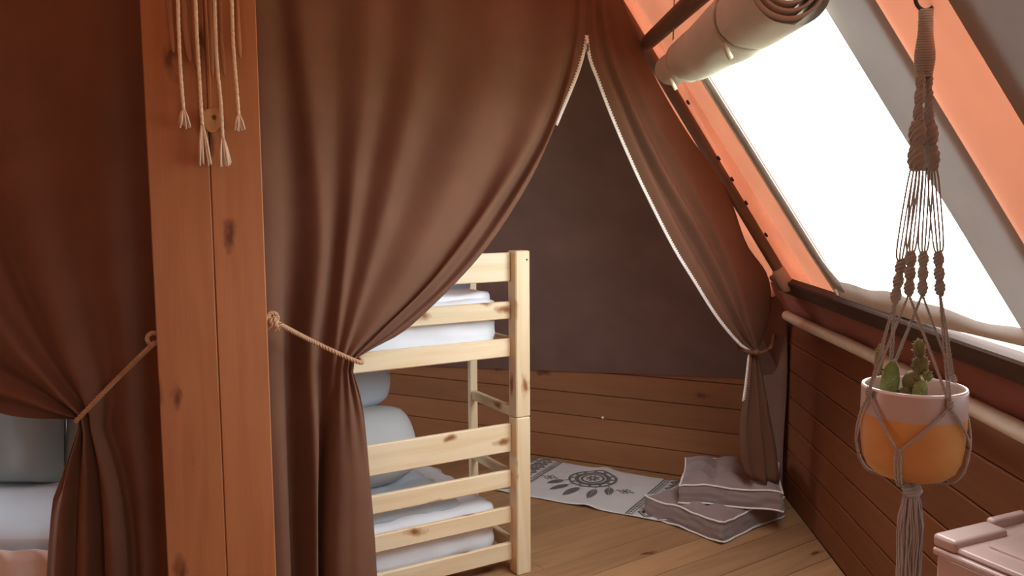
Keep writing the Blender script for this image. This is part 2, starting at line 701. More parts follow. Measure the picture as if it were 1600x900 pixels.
# ---------------- floor with boards
floor = MB()
q = POLY
floor.add([p + Z * -.03 for p in q] + [p + Z * -.12 for p in q], [(0, 1, 2, 3), (7, 6, 5, 4), (0, 4, 5, 1), (1, 5, 6, 2), (2, 6, 7, 3), (3, 7, 4, 0)])
fl = struct(floor.build('floor', M['darkwood'], origin=V(0, 3, 0)), 'brown board floor running under the beds', 'floor')
FD = V(.82, .57, 0).normalized()
FNV = V(-FD.y, FD.x, 0)
PW = .165
rnd = random.Random(3)
for i in range(-34, 40):
    base = V(.55, 4.0, 0) + FNV * (i * PW)
    cuts = [-7, rnd.uniform(-1.6, -.9), 7] if i % 2 else [-7, rnd.uniform(-2.8, -2.0), rnd.uniform(.9, 1.6), 7]
    if i == -1:
        cuts = [-7, -.62, 7]
    for a, b in zip(cuts, cuts[1:]):
        rect = [base + FD * (a + .001) + FNV * .0022, base + FD * (b - .001) + FNV * .0022,
                base + FD * (b - .001) + FNV * (PW - .0022), base + FD * (a + .001) + FNV * (PW - .0022)]
        pg = rect
        for k in range(4):
            A_, B_ = POLY[k], POLY[(k + 1) % 4]
            e_ = (B_ - A_).normalized()
            pg = clip(pg, A_, V(-e_.y, e_.x, 0))
            if len(pg) < 3:
                break
        if len(pg) < 3:
            continue
        area = sum(pg[k].x * pg[(k + 1) % len(pg)].y - pg[(k + 1) % len(pg)].x * pg[k].y for k in range(len(pg))) / 2
        if abs(area) < .01:
            continue
        n_ = len(pg)
        cen = sum(pg, V(0, 0, 0)) / n_
        ins = [p + (cen - p).normalized() * .003 for p in pg]
        vs = [p - Z * .0035 for p in pg] + [p for p in ins] + [p - Z * .028 for p in pg]
        fs = [tuple(range(n_, 2 * n_))]
        for k in range(n_):
            k2 = (k + 1) % n_
            fs += [(k, k2, n_ + k2, n_ + k), (2 * n_ + k, 2 * n_ + k2, k2, k)]
        sd = V(rnd.uniform(0, 50), rnd.uniform(0, 50), 0)
        gs = [V((p - base).dot(FD), (p - base).dot(FNV), p.z) + sd for p in vs]
        mb = MB()
        mb.add(vs, fs, gs)
        mb.build('floor_board', M['floor'], fl)


# ---------------- timber walls of horizontal planks
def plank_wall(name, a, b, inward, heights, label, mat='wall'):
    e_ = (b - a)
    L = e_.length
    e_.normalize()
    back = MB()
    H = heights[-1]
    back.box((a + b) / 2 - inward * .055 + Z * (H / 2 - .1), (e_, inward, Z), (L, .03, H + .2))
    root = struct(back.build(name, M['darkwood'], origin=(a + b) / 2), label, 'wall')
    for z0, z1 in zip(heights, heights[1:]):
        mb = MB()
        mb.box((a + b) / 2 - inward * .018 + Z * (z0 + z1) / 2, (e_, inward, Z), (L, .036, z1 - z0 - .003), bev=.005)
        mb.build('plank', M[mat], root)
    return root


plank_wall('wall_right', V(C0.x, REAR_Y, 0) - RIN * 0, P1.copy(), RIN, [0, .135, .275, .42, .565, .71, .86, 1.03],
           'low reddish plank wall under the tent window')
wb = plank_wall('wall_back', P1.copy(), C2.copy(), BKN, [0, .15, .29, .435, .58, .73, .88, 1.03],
                'low plank wall behind the bunk bed and rug', 'wall_lit')
mb = MB()
nail = on_plane(943, 652, P1 + BK * .5, BKN)
mb.tube([nail - BKN * .02, nail + BKN * .012], .005, 8)
mb.tube([nail + BKN * .012, nail + BKN * .015], .009, 8)
mb.build('nail', M['nail'], wb)

# rear and left walls (out of view), entrance opening in the rear wall
HT = 3.6
mb = MB()


def slab(mb, a, b, z0, z1, t=.05):
    e_ = (b - a)
    L = e_.length
    e_.normalize()
    n_ = V(-e_.y, e_.x, 0)
    mb.box((a + b) / 2 + Z * (z0 + z1) / 2, (e_, n_, Z), (L, t, z1 - z0))


slab(mb, V(-4.6, REAR_Y, 0), V(C0.x + .1, REAR_Y, 0), 0, HT)
struct(mb.build('wall_rear', M['roof_dark']), 'canvas front wall of the tent, behind the viewer', 'wall')
LA, LBv = V(-4.6, REAR_Y, 0), C2 + V(-.1, .1, 0)
lw = LBv - LA
LLEN = lw.length
lw.normalize()
L3 = (4.0, 5.7, .90, 2.10)            # opening: along the wall, height
mb = MB()
slab(mb, LA, LA + lw * L3[0], 0, HT)
slab(mb, LA + lw * L3[1], LBv, 0, HT)
slab(mb, LA + lw * L3[0], LA + lw * L3[1], 0, L3[2])
slab(mb, LA + lw * L3[0], LA + lw * L3[1], L3[3], HT)
struct(mb.build('wall_left', M['roof_dark']), 'canvas side wall far left, hidden by the curtains', 'wall')

lc = LA + lw * (L3[0] + L3[1]) / 2 + Z * (L3[2] + L3[3]) / 2
ln_ = V(lw.y, -lw.x, 0)
portal('left_window_daylight', lc - ln_ * .05, lw, ln_, L3[1] - L3[0], L3[3] - L3[2])
w3 = thing('window_3', 'window of the left sleeping compartment, hidden by the curtain', 'window', lc, kind='structure')
mb = MB()
a_, b_ = lw * (L3[1] - L3[0]) / 2, Z * (L3[3] - L3[2]) / 2
mb.grid([[lc - a_ - b_, lc + a_ - b_], [lc - a_ + b_, lc + a_ + b_]])
mb.build('pane', M['pvc'], w3)
# added unseen block outside the wall corner, stops light leaking in
mb = MB()
mb.box(P1 - (RIN + BKN).normalized() * .10 + Z * .45, (Z, RB, RIN), (1.16, .17, .17))
struct(mb.build('leak_block', M['darkwood']), 'added block outside the plank wall corner, against a light leak', 'blocker')

# ---------------- tent roof: right facet with window hole, back facet, cap
HTOP = (HT - WALL_H) / math.sin(TH)
BEND = 5.9


def facet_panel(b0, b1, h0, h1, mat, name, parent=None, off=0.0, nb=10, nh=10, wob=0.004, left=None, label=None, solid=.002):
    rows = []
    for i in range(nh + 1):
        h = h0 + (h1 - h0) * i / nh
        l = left(h) if left else b0
        row = []
        for j in range(nb + 1):
            b = l + (b1 - l) * j / nb
            wv = wob * noise.noise(V(b * 2.2, h * 2.2, off * 50)) if (0 < i < nh and 0 < j < nb) else 0
            row.append(FA(b, h, off + wv))
        rows.append(row)
    mb = MB()
    mb.grid(rows)
    return mb


roof = MB()
# left of the window, above, right of it
for args in ((0, WB0, 0, HTOP, hip_b), (WB0, WB1, WH1, HTOP, None), (2.875, 3.20, .29, HTOP, None), (3.70, W2B0, .29, HTOP, None), (WB1, W2B0, HTOP - .101, HTOP, None),
             (W2B0, W2B1, WH1, HTOP, None), (W2B1, BEND, .29, HTOP, None), (W2B0, W2B1, .29, WH0, None)):
    b0, b1, h0, h1, lf = args
    p_ = facet_panel(b0, b1, h0, h1, None, '', left=lf, nb=8, nh=14 if h1 - h0 > .2 else 1)
    roof.add(p_.v, p_.f, None, True)
# strip below, from the corner to the near end (hidden behind beam)
rf = struct(roof.build('ceiling', M['roof']), 'orange glowing tent canvas sloping over the right side', 'tent roof')

mb = MB()
A = FA(hip_b(HTOP), HTOP)
kb = math.sqrt(1) * 1.0
rows = []
n1, n2 = 16, 12
Cb = C2 + Z * WALL_H
inb = (A - (P1 + Z * WALL_H)).dot(BKN)
Ct = C2 + BKN * inb + BK * -.0
Ct.z = HT
for i in range(n1 + 1):
    t = i / n1
    h = HTOP * t
    a_ = FA(hip_b(h), h)
    c_ = (Cb + Z * .0).lerp(Ct, t)
    rows.append([a_.lerp(c_, j / n2) for j in range(n2 + 1)])
mb.grid(rows)
mb.build('roof_panel', M['roof'], rf)
mb = MB()
mb.add([A, FA(BEND, HTOP), V(-4.6, REAR_Y, HT), V(C2.x, C2.y, HT), Ct], [(0, 1, 2), (0, 2, 4), (4, 2, 3)])
mb.build('roof_cap', M['roof'], rf)

# double layer bands either side of the orange strip
for (b0, b1, mt, off) in ((WB1 - .005, 2.915, 'roof_thick', .012), (3.145, 3.75, 'roof_double', .014)):
    p_ = facet_panel(b0, b1, .295, HTOP - .1, None, '', off=off, nb=3, nh=14, wob=.003)
    p_.build('canvas_band', M[mt], rf)
# riveted strap beside the hip pole
p_ = facet_panel(.60, .975, .275, HTOP - .2, None, '', off=.008, nb=3, nh=24, wob=.002)
sp_ = p_.build('hem_strap', M['strap'], rf)
for x, y in [(1075, 160), (1123, 247), (1144, 280), (1166, 317), (1197, 367), (1228, 427)]:
    c = on_plane(x, y, FA(0, 0, .012), FN)
    mb = MB()
    mb.lathe([(.012, -.004), (.012, .002), (.008, .005), (.004, .006)], c, 12, RB, FN)
    mb.build('rivet', M['metal'], sp_)

# ---------------- the window in the tent side
win = thing('window_1', 'bright clear plastic window in the sloping tent side', 'window', FA((WB0 + WB1) / 2, WH0, 0), kind='structure')
p_ = facet_panel(WB0 - .02, WB1 + .02, WH0 - .015, WH1 + .02, None, '', off=-.012, nb=12, nh=10, wob=.004)
p_.build('pane', M['pvc'], win)
w2 = thing('window_2', 'second clear window of the tent side, beside the viewer', 'window', FA((W2B0 + W2B1) / 2, WH0, 0), kind='structure')
facet_panel(W2B0 - .02, W2B1 + .02, WH0 - .015, WH1 + .02, None, '', off=-.012, nb=12, nh=10, wob=.004).build('pane', M['pvc'], w2)
# side frame strip that widens into the lower corner
rows = []
for i in range(25):
    h = WH0 - .005 + (WH1 - WH0 + .03) * i / 24
    k = max(0, 1 - (h - WH0) / .16)
    inner = WB0 + .012 + .11 * k ** 2.2
    outer = WB0 - .075 + .02 * k
    rows.append([FA(outer, h, .010), FA((outer + inner) / 2, h, .016), FA(inner, h, .010)])
mb = MB()
mb.grid(rows)
mb.build('side_hem', M['roof_thick'], win, solid=.004)
mb = MB()
mb.tube([FA(WB0 - .07 + .02 * max(0, 1 - (h - WH0) / .16), h, .016) for h in [WH0 - .03 + k * .05 for k in range(22)]], .006, 8)
mb.build('piping', M['flap'], win)
# lower hem with a wavy upper edge
rows = []
for i in range(49):
    b = WB0 - .02 + (WB1 + .3 - WB0) * i / 48
    top = WH0 + .048 + .007 * math.sin(b * 7) + .005 * math.sin(b * 17)
    low = .268 - .003 * math.sin(b * 5) + max(0, (b - 2.15)) * .07 - max(0, 1.95 - b) * .03
    rows.append([FA(b, low, .014), FA(b, low + .006, .022), FA(b, (low + top) / 2, .014), FA(b, top, .010)])
mb = MB()
mb.grid(rows)
mb.build('lower_hem', M['flap'], win, solid=.004)

# ---------------- eaves: beam, valance, pipe
mb = MB()
bm0, bm1 = .33, 5.7
mb.box(FA((bm0 + bm1) / 2, .226, .020), (RB, RUP, FN), (bm1 - bm0, .082, .04), bev=.006)
tag(mb.build('eave_beam', M['darkwood']), 'dark wooden beam just below the tent window', 'beam')
rows = []
for i in range(61):
    b = .1 + 5.6 * i / 60
    rows.append([FA(b, -.03, .035 + .004 * math.sin(b * 23)), FA(b, .05, .012 + .008 * math.sin(b * 9)), FA(b, .12, .016 + .006 * math.sin(b * 13 + 1)), FA(b, .19, .008)])
mb = MB()
mb.grid(rows)
tag(mb.build('canvas_valance', M['valance'], solid=.003), 'reddish brown canvas strip between beam and white pipe', 'canvas')
mb = MB()
pp = [FA(b, .018 + .004 * math.sin(b * 2), .045 + .004 * math.sin(b * 3.1)) for b in [.22 + 5.4 * k / 40 for k in range(41)]]
mb.tube(pp, .026, 16)
pipe = tag(mb.build('curtain_pipe', M['pipe']), 'cream padded pipe along the top of the plank wall', 'pipe')
# canvas upright in the corner of the walls
mb = MB()
rows = []
for i in range(13):
    z = .02 + 1.18 * i / 12
    rows.append([P1 + BK * .17 + BKN * (.03 + .01 * math.sin(z * 5)) + Z * z, P1 + BK * .05 + BKN * .05 + Z * z, P1 + RB * .06 + RIN * .05 + Z * z, P1 + RB * .13 + RIN * (.022 + .006 * math.sin(z * 7)) + Z * z])
mb.grid(rows)
struct(mb.build('blocker_1', M['lining'], solid=.004), 'dark canvas strip hanging in the wall corner', 'canvas')

# ---------------- lining inside the sleeping compartment
rows = []
for i in range(23):
    t = i / 22
    row = []
    for j in range(25):
        u_ = j / 24
        lo = P1 + BK * (5.5 * u_) + BKN * .03 + Z * (.64 - .14 * min(1, u_ * 2))
        hi = A.lerp(Ct, u_) + BKN * .06 - Z * .05
        row.append(lo.lerp(hi, t) + BKN * (.02 * noise.noise(V(j * .35, t * 4, 3)) * min(1, t * 6)))
    rows.append(row)
mb = MB()
mb.grid(rows)
struct(mb.build('wall_lining', M['lining']), 'dark brown canvas lining behind the open curtain', 'wall')

# ---------------- tent poles
mb = MB()
mb.tube([FA(pole_b(h) + .005, h, .035) for h in [.24 + k * .1 for k in range(28)]], .026, 14)
tp_ = tag(mb.build('tent_pole', M['pole']), 'slanting brown pole where curtain meets tent side', 'pole')
mb = MB()
mb.tube([FA(pole_b(h) + .005, h, .035) for h in (.225, .235, .26, .30, .33, .345)], [.02, .034, .036, .035, .034, .027], 16)
mb.build('canvas_boot', M['strap_boot'], tp_)

# ================================================================== CURTAINS
def flap(guides, p0, n0, na=44, nb=26, sub=9, zmin=.012, seam=None, ridge=1.0):
    """guides: (points above the tie, points below, (d_top, d_mid, d_tie, d_low, d_bottom)) in order across the cloth"""
    cols = []
    for up, dn, d in guides:
        a = resample(spline([V(x, y, 0) for x, y in up], 8), n=na)
        b = resample(spline([V(x, y, 0) for x, y in dn], 8), n=nb)
        pts = []
        for i, p in enumerate(a):
            t = i / (na - 1)
            dd = d[0] + (d[1] - d[0]) * min(1, t / .55) if t < .55 else d[1] + (d[2] - d[1]) * (t - .55) / .45
            pts.append(V(p.x, p.y, dd))
        for i, p in enumerate(b):
            if i == 0 and (p - a[-1]).length < 1:
                continue
            t = i / (nb - 1)
            dd = d[2] + (d[3] - d[2]) * min(1, t / .35) if t < .35 else d[3] + (d[4] - d[3]) * (t - .35) / .65
            pts.append(V(p.x, p.y, dd))
        cols.append(pts)
    nrow = min(len(c) for c in cols)
    rows = []
    for i in range(nrow):
        line = spline([c[i] for c in cols], sub)
        row = []
        for k, p in enumerate(line):
            fine = .0035 * noise.noise(V(k * .11, i * .05, 1.7)) * ridge
            q_ = on_plane(p.x, p.y, p0, n0) + n0 * (p.z + fine)
            if q_.z < zmin:
                q_.z = zmin + .002 * math.sin(k)
            row.append(q_)
        rows.append(row)
    return rows


T1 = 557
LG = [
    ([(300, -170), (320, 200), (350, 500)], [(352, 560), (370, 800), (380, 1030)], (0, 0, 0, 0, 0)),
    ([(385, -170), (404, 150), (424, 500)], [(426, 560), (438, 800), (446, 1030)], (.0, .012, .03, .04, .05)),
    ([(415, -170), (437, 20), (452, 180), (460, 350), (456, 505)], [(455, 560), (461, 800), (468, 1030)], (-.01, -.012, -.05, -.06, -.06)),
    ([(455, -170), (474, 60), (490, 220), (498, 380), (484, 520)], [(482, 562), (490, 750), (490, 1030)], (.01, .03, .03, .035, .045)),
    ([(520, -170), (525, 100), (526, 300), (516, 450), (505, 532)], [(502, 566), (502, 700), (492, 820), (498, 1030)], (-.005, -.012, -.02, -.03, -.03)),
    ([(575, -170), (572, 100), (550, 300), (520, 540)], [(516, 568), (508, 700), (502, 850), (504, 1030)], (.01, .025, .03, -.045, -.055)),
    ([(615, -170), (610, 80), (575, 300), (526, 546)], [(522, 570), (513, 700), (507, 850), (510, 1030)], (-.01, -.025, .03, .02, .02)),
    ([(660, -170), (660, 60), (607, 300), (531, 550)], [(527, 572), (522, 700), (517, 850), (521, 1030)], (.01, .025, .05, .052, .055)),
    ([(705, -170), (708, 60), (640, 300), (565, 480), (535, 552)], [(531, 574), (532, 700), (530, 850), (535, 1030)], (-.01, -.025, .045, .066, .07)),
    ([(770, -170), (775, 60), (700, 290), (600, 470), (538, 554)], [(535, 575), (542, 700), (544, 850), (550, 1030)], (.015, .03, .06, .07, .075)),
    ([(828, -170), (833, 60), (765, 280), (655, 450), (575, 525), (541, 556)], [(538, 576), (551, 685), (558, 850), (564, 1030)], (.0, -.02, .045, .066, .074)),
    ([(868, -150), (874, 55), (838, 190), (772, 305), (680, 425), (595, 508), (544, 557)], [(541, 577), (558, 665), (570, 850), (577, 1030)], (.0, .035, .065, .055, .065)),
    ([(892, -130), (895, 50), (860, 185), (797, 303), (705, 425), (615, 508), (546, 558)], [(544, 578), (562, 652), (578, 840), (586, 1030)], (.0, -.02, .035, .04, .048)),
    ([(903, -110), (904, 50), (866, 188), (812, 293), (730, 410), (630, 505), (548, 559)], [(546, 578), (564, 648), (582, 840), (591, 1030)], (.0, .02, .04, .02, .025)),
    ([(915, -90), (914, 64), (869, 190), (822, 292), (747, 402), (642, 507), (585, 541), (549, 560)], [(547, 579), (565, 645), (583, 840), (593, 1030)], (.0, .0, .01, -.01, -.01)),
]
RG = [
    ([(915, -90), (917, 64), (936, 130), (976, 230), (1040, 368), (1080, 438), (1115, 495), (1148, 535), (1164, 545)], [(1162, 556), (1157, 600), (1150, 660), (1153, 715), (1163, 742)], (0, 0, .03, .03, .02)),
    ([(922, -88), (928, 64), (953, 140), (993, 240), (1052, 362), (1092, 434), (1130, 500), (1155, 534), (1166, 545)], [(1164, 556), (1161, 610), (1158, 680), (1170, 748)], (0, .035, .045, .04, .03)),
    ([(927, -85), (937, 64), (966, 148), (1010, 252), (1066, 358), (1106, 432), (1140, 500), (1158, 532), (1168, 545)], [(1165, 556), (1165, 620), (1166, 690), (1176, 750)], (0, -.01, .02, .01, .01)),
    ([(931, -82), (946, 64), (977, 154), (1026, 262), (1080, 356), (1118, 430), (1147, 498), (1161, 530), (1170, 545)], [(1168, 556), (1172, 630), (1178, 690), (1184, 752)], (0, .04, .05, .055, .05)),
    ([(935, -80), (956, 64), (992, 158), (1044, 266), (1096, 356), (1132, 434), (1153, 500), (1164, 530), (1172, 545)], [(1171, 556), (1178, 630), (1186, 690), (1192, 752)], (0, -.005, .015, .03, .03)),
    ([(940, -75), (968, 64), (1012, 168), (1062, 262), (1112, 356), (1145, 436), (1162, 500), (1170, 530), (1175, 545)], [(1175, 556), (1186, 640), (1196, 695), (1201, 750)], (0, .015, .04, .055, .055)),
    ([(945, -70), (980, 64), (1028, 170), (1080, 266), (1124, 352), (1160, 430), (1176, 495), (1178, 530), (1179, 545)], [(1180, 556), (1193, 640), (1203, 695), (1209, 746)], (0, .0, .02, .03, .035)),
    ([(953, -62), (978, 15), (1022, 118), (1072, 205), (1110, 258), (1138, 303), (1151, 340), (1168, 385), (1199, 430), (1204, 480), (1192, 528), (1184, 545)], [(1185, 556), (1199, 640), (1209, 695), (1214, 738)], (0, 0, 0, .01, .01)),
]
LFR = flap(LG, CQ, CN)
RFR = flap(RG, CQ, CN, na=44, nb=20)
cur = thing('canvas_curtain', 'brown canvas curtain with open zip, tied back in front of the bunk bed', 'curtain', on_plane(900, 62, CQ, CN) * 1)
cur.location.z = 0
cur['_o'] = list(cur.location)
mb = MB()
mb.grid(LFR)
mb.build('tied_flap', M['curtain'], cur, solid=.003)
mb = MB()
mb.grid(RFR)
mb.build('tied_flap', M['curtain'], cur, solid=.003)


def zip_edge(edge, side, name_parent):
    """tape ribbon and teeth along an edge polyline"""
    e_ = resample(edge, step=.012)
    n = len(e_)
    rows = []
    for i, p in enumerate(e_):
        t = (e_[min(i + 1, n - 1)] - e_[max(i - 1, 0)]).normalized()
        s_ = t.cross(CN).normalized() * side
        rows.append([p + CN * .006 - s_ * .003, p + CN * .009 + s_ * .004, p + CN * .006 + s_ * .010])
    mb = MB()
    mb.grid(rows)
    tp = mb.build('zip_tape', M['zip'], name_parent, solid=.002)
    mb = MB()
    for i in range(0, n - 1):
        p = e_[i]
        t = (e_[i + 1] - p).normalized()
        s_ = t.cross(CN).normalized() * side
        mb.box(p - s_ * .003 + CN * .006, (t, s_, CN), (.006, .008, .005), bev=.001)
    o = mb.build('zip_teeth', M['zip'], tp)
    o['kind'] = 'stuff'
    return tp


def apex_i(rows, k, z):
    return min(range(len(rows)), key=lambda i: abs(rows[i][k].z - z))


APEX = on_plane(915, 64, CQ, CN)
i0 = apex_i(LFR[:44], -1, APEX.z)
i1 = apex_i(LFR[:44], -1, on_plane(868, 192, CQ, CN).z)
zip_edge([LFR[i][-1] for i in range(i0, i1 + 1)], -1, cur)
i0 = apex_i(RFR[:44], 0, APEX.z)
zip_edge([RFR[i][0] for i in range(i0, 52)], 1, cur)
mb = MB()
mb.box(APEX + CN * .012 - Z * .006, (CD_, Z, CN), (.012, .022, .008), bev=.003)
sl = mb.build('zip_slider', M['zip'], cur)
mb = MB()
mb.tube([APEX + CN * .014 - Z * .012, APEX + CN * .018 - Z * .03, APEX + CN * .016 - Z * .045], .003, 6)
mb.build('pull_tab', M['metal'], sl)

# curtain of the neighbouring compartment, at the left
CG = [
    ([(310, -170), (300, 300), (292, 600)], [(292, 660), (295, 800), (298, 1130)], (0, 0, 0, 0, 0)),
    ([(225, -170), (228, 300), (236, 600)], [(236, 660), (248, 800), (258, 1130)], (-.02, -.03, -.03, -.03, -.03)),
    ([(150, -170), (165, 300), (190, 500), (200, 610)], [(200, 660), (220, 800), (232, 1130)], (.0, .01, .01, .0, .0)),
    ([(60, -170), (95, 250), (150, 500), (172, 628)], [(166, 665), (198, 800), (215, 1130)], (-.01, -.01, -.015, -.03, -.03)),
    ([(-30, -170), (10, 200), (100, 500), (152, 640)], [(154, 666), (182, 800), (200, 1130)], (.01, .03, .05, .05, .05)),
    ([(-80, -170), (-50, 200), (65, 500), (147, 642)], [(150, 667), (167, 800), (180, 1130)], (.0, .0, .03, .03, .04)),
    ([(-140, -170), (-100, 200), (30, 490), (142, 644)], [(147, 668), (156, 800), (163, 1130)], (-.01, -.03, .02, -.03, -.04)),
    ([(-200, -170), (-160, 200), (0, 487), (85, 590), (139, 645)], [(143, 669), (145, 800), (146, 1130)], (.02, .045, .06, .05, .05)),
    ([(-240, -170), (-200, 220), (-30, 505), (78, 603), (137, 646)], [(140, 669), (132, 800), (128, 1130)], (.0, .02, .04, .04, .05)),
    ([(-290, -170), (-250, 240), (-60, 528), (68, 613), (135, 647)], [(137, 669), (120, 800), (108, 1130)], (-.02, -.04, .015, .0, .0)),
    ([(-330, -170), (-290, 260), (-85, 548), (60, 623), (133, 648)], [(133, 669), (108, 790), (92, 1130)], (.02, .04, .05, .055, .055)),
    ([(-380, -170), (-340, 290), (-115, 572), (40, 634), (131, 649)], [(130, 669), (104, 760), (90, 820), (76, 1130)], (.0, -.02, .02, .03, .04)),
    ([(-420, -170), (-380, 300), (-150, 590), (0, 640), (60, 650), (129, 651)], [(127, 669), (101, 745), (84, 810), (64, 1130)], (.0, .02, .03, .02, .02)),
]
CFR = flap(CG, LQ, LN)
mb = MB()
mb.grid(CFR)
cl = mb.build('canvas_curtain', M['curtain'], origin=V(-1.6, 2.6, 0), solid=.003)
tag(cl, 'dark brown canvas curtain left of the post, gathered over the grey bed', 'curtain')


# ================================================================== POST
PY = 2.5
pc = at_y(328, 450, PY)
PNORM = (V(0, 0, 0) - V(pc.x, pc.y, 0)).normalized()        # faces the room
PS = V(-PNORM.y, PNORM.x, 0)                               # to the viewer's right
if PS.x < 0:
    PS = -PS
PC = V(pc.x, pc.y, 0)


def post_pt(x, y, off=0):
    return on_plane(x, y, PC + PNORM * off, PNORM)


s0 = (post_pt(240, 450) - PC).dot(PS)
s1 = (post_pt(336, 450) - PC).dot(PS)
s2 = (post_pt(416, 450) - PC).dot(PS)
post = thing('wooden_post', 'thick double timber post standing between the two curtains', 'post', PC)
for a, b, k in ((s0, s1, 0), (s1, s2, 1)):
    mb = MB()
    mb.box(PC + PS * (a + b) / 2 - PNORM * .06 + Z * 1.5, (Z, PS, PNORM), (3.0, b - a - .0015, .12), bev=.003, seed=V(3.3 + 7 * k, 1.1, 4))
    mb.build('beam', M['post'], post)


# ---------------- ropes
def rope_thing(label, pts, r, ring=None, knot=None, extra=None, ring_n=None):
    t = thing('tieback_rope', label, 'rope', Vector(pts[0]))
    mb = MB()
    mb.rope(spline(pts, 10), r)
    mb.build('cord', M['rope'], t)
    if ring is not None:
        c, rr, ax = ring
        x_ = ax.orthogonal().normalized()
        y_ = ax.cross(x_)
        mb = MB()
        mb.rope([c + (x_ * math.cos(2 * PI * k / 24) + y_ * math.sin(2 * PI * k / 24)) * rr for k in range(25)], r * .9)
        mb.build('loop', M['rope'], t)
    if knot is not None:
        for c, rr, ax in knot:
            x_ = ax.orthogonal().normalized()
            y_ = ax.cross(x_)
            mb = MB()
            mb.rope([c + (x_ * math.cos(2 * PI * k / 20) * rr[0] + y_ * math.sin(2 * PI * k / 20) * rr[1]) + ax * (k / 20 - .5) * r * 1.2 for k in range(24)], r)
            mb.build('knot', M['rope'], t)
    if extra:
        mb = MB()
        for e_ in extra:
            mb.tube(e_, .0015, 5)
        mb.build('frayed_end', M['rope'], t)
    return t


def cpt(x, y, off):
    return on_plane(x, y, CQ, CN) + CN * off


pr = PC + PS * s2 - PNORM * .03
a = pr + PS * .004
a.z = post_pt(420, 500).z
k0 = a + PS * .022 + Z * -.012
tiepts = [k0, cpt(470, 524, .10), cpt(510, 543, .10), cpt(545, 558, .105), cpt(556, 560, .07), cpt(560, 558, -.01)]
fr = []
for k in range(16):
    p = k0 + V(random.uniform(-.012, .012), random.uniform(-.012, .012), random.uniform(-.01, .01))
    fr.append([p, p + V(random.uniform(-.02, .02), random.uniform(-.02, .01), random.uniform(-.035, .012))])
rope_thing('hemp rope tying the bunk curtain to the right side of the post', tiepts, .0085, ring=(a + PS * .012, .018, (PNORM + PS * .3).normalized()),
           knot=[(k0, (.016, .013), PS), (k0 - PS * .012, (.014, .012), PS)], extra=fr)


def lpt(x, y, off):
    return on_plane(x, y, LQ, LN) + LN * off


a = PC + PS * s0 - PNORM * .03 - PS * .004
a.z = post_pt(243, 535).z
k0 = a - PS * .004 + Z * -.006
rope_thing('hemp rope tying the left curtain to the left side of the post', [k0, lpt(205, 577, .08), lpt(170, 613, .085), lpt(143, 641, .09), lpt(132, 650, .06), lpt(126, 652, -.01)], .008,
           ring=(a - PS * .006 + Z * .008, .017, (PNORM + PS * .3).normalized()))

# right tie: fabric cord from the gathered flap to the wall corner
cr = P1 + RB * .12 + RIN * .05
cr.z = 1.0
t = thing('fabric_tieback', 'brown fabric cord tying the right curtain flap to the corner', 'cord', cpt(1165, 548, .06))
mb = MB()
end = on_plane(1210, 521, P1 + RB * .2 + RIN * .03, RIN)
mb.tube(spline([end, cpt(1192, 535, .06), cpt(1178, 543, .085), cpt(1164, 548, .075), cpt(1157, 546, .02), cpt(1160, 544, -.03)], 10), .009, 8)
mb.build('cord', M['curtain'], t)
mb = MB()
mb.ellipsoid(cpt(1164, 547, .075), (CD_, Z, CN), (.02, .014, .014))
mb.build('knot', M['curtain'], t)

# ---------------- hanging on the post
hp = post_pt(320, -60, .05)
hang = thing('string_hanging', 'wall hanging of cream tasselled cords on the wooden post', 'wall hanging', hp)
mb = MB()
stick = [post_pt(x, -52 + 4 * math.sin(x), .045) for x in (248, 275, 300, 330, 360, 392)]
mb.tube(stick, [.009, .011, .010, .011, .010, .008], 10)
mb.build('stick', M['pole'], hang)
mb = MB()
mb.tube([post_pt(320, -150, .0), post_pt(320, -150, .045)], .005, 8)
mb.build('hook', M['metal'], hang)
mb = MB()
mb.tube([stick[0], post_pt(320, -148, .04), stick[-1]], .003, 6)
mb.build('hanger_string', M['cotton'], hang)
rr = random.Random(5)
for pts, tas in (([(277, -52), (279, 40), (282, 110), (287, 172)], (288, 198)), ([(304, -52), (307, 40), (312, 130), (316, 195)], (321, 256)),
                 ([(334, -52), (338, 80), (345, 160), (348, 215)], (353, 258)), ([(361, -52), (364, 60), (370, 140), (373, 180)], (373, 203))):
    mb = MB()
    P_ = spline([post_pt(x, y, .034 + .004 * (i % 2)) for i, (x, y) in enumerate(pts)], 10)
    mb.rope(P_, .0058, pitch=.02, step=.005)
    cdv = mb.build('cream_cord', M['cotton'], hang)
    mb = MB()
    e1 = post_pt(*tas, .034)
    for k in range(13):
        sp = V(rr.uniform(-1, 1), 0, 0)
        tip = e1 + PS * sp.x * .017 + PNORM * rr.uniform(-.008, .01) + Z * rr.uniform(-.006, .008)
        mid = P_[-1].lerp(tip, .45) + PS * sp.x * .003
        mb.tube([P_[-1] + PS * sp.x * .003, mid, tip], [.0028, .003, .0026], 5)
    mb.build('tassel', M['cotton'], cdv)
for pts, wdt in (([(262, -52), (266, 30), (271, 83)], .006), ([(284, -52), (289, 40), (297, 97)], .008), ([(299, -52), (303, 40), (308, 108)], .006),
                 ([(325, -52), (329, 40), (332, 118)], .007), ([(343, -52), (345, 50), (351, 118)], .006), ([(368, -52), (371, 30), (375, 90)], .007)):
    mb = MB()
    P_ = spline([post_pt(x, y, .018) for x, y in pts], 8)
    rows = []
    for i, p in enumerate(P_):
        k = min(1, (len(P_) - 1 - i) / 4 + .35)
        tw = .35 * math.sin(i * .35 + wdt * 900)
        s_ = PS * math.cos(tw) + PNORM * math.sin(tw)
        rows.append([p - s_ * wdt * k, p + PNORM * .002, p + s_ * wdt * k])
    mb.grid(rows)
    mb.build('leather_strip', M['leather'], hang, solid=.002)
mb = MB()
dc = post_pt(332, 187, .016)
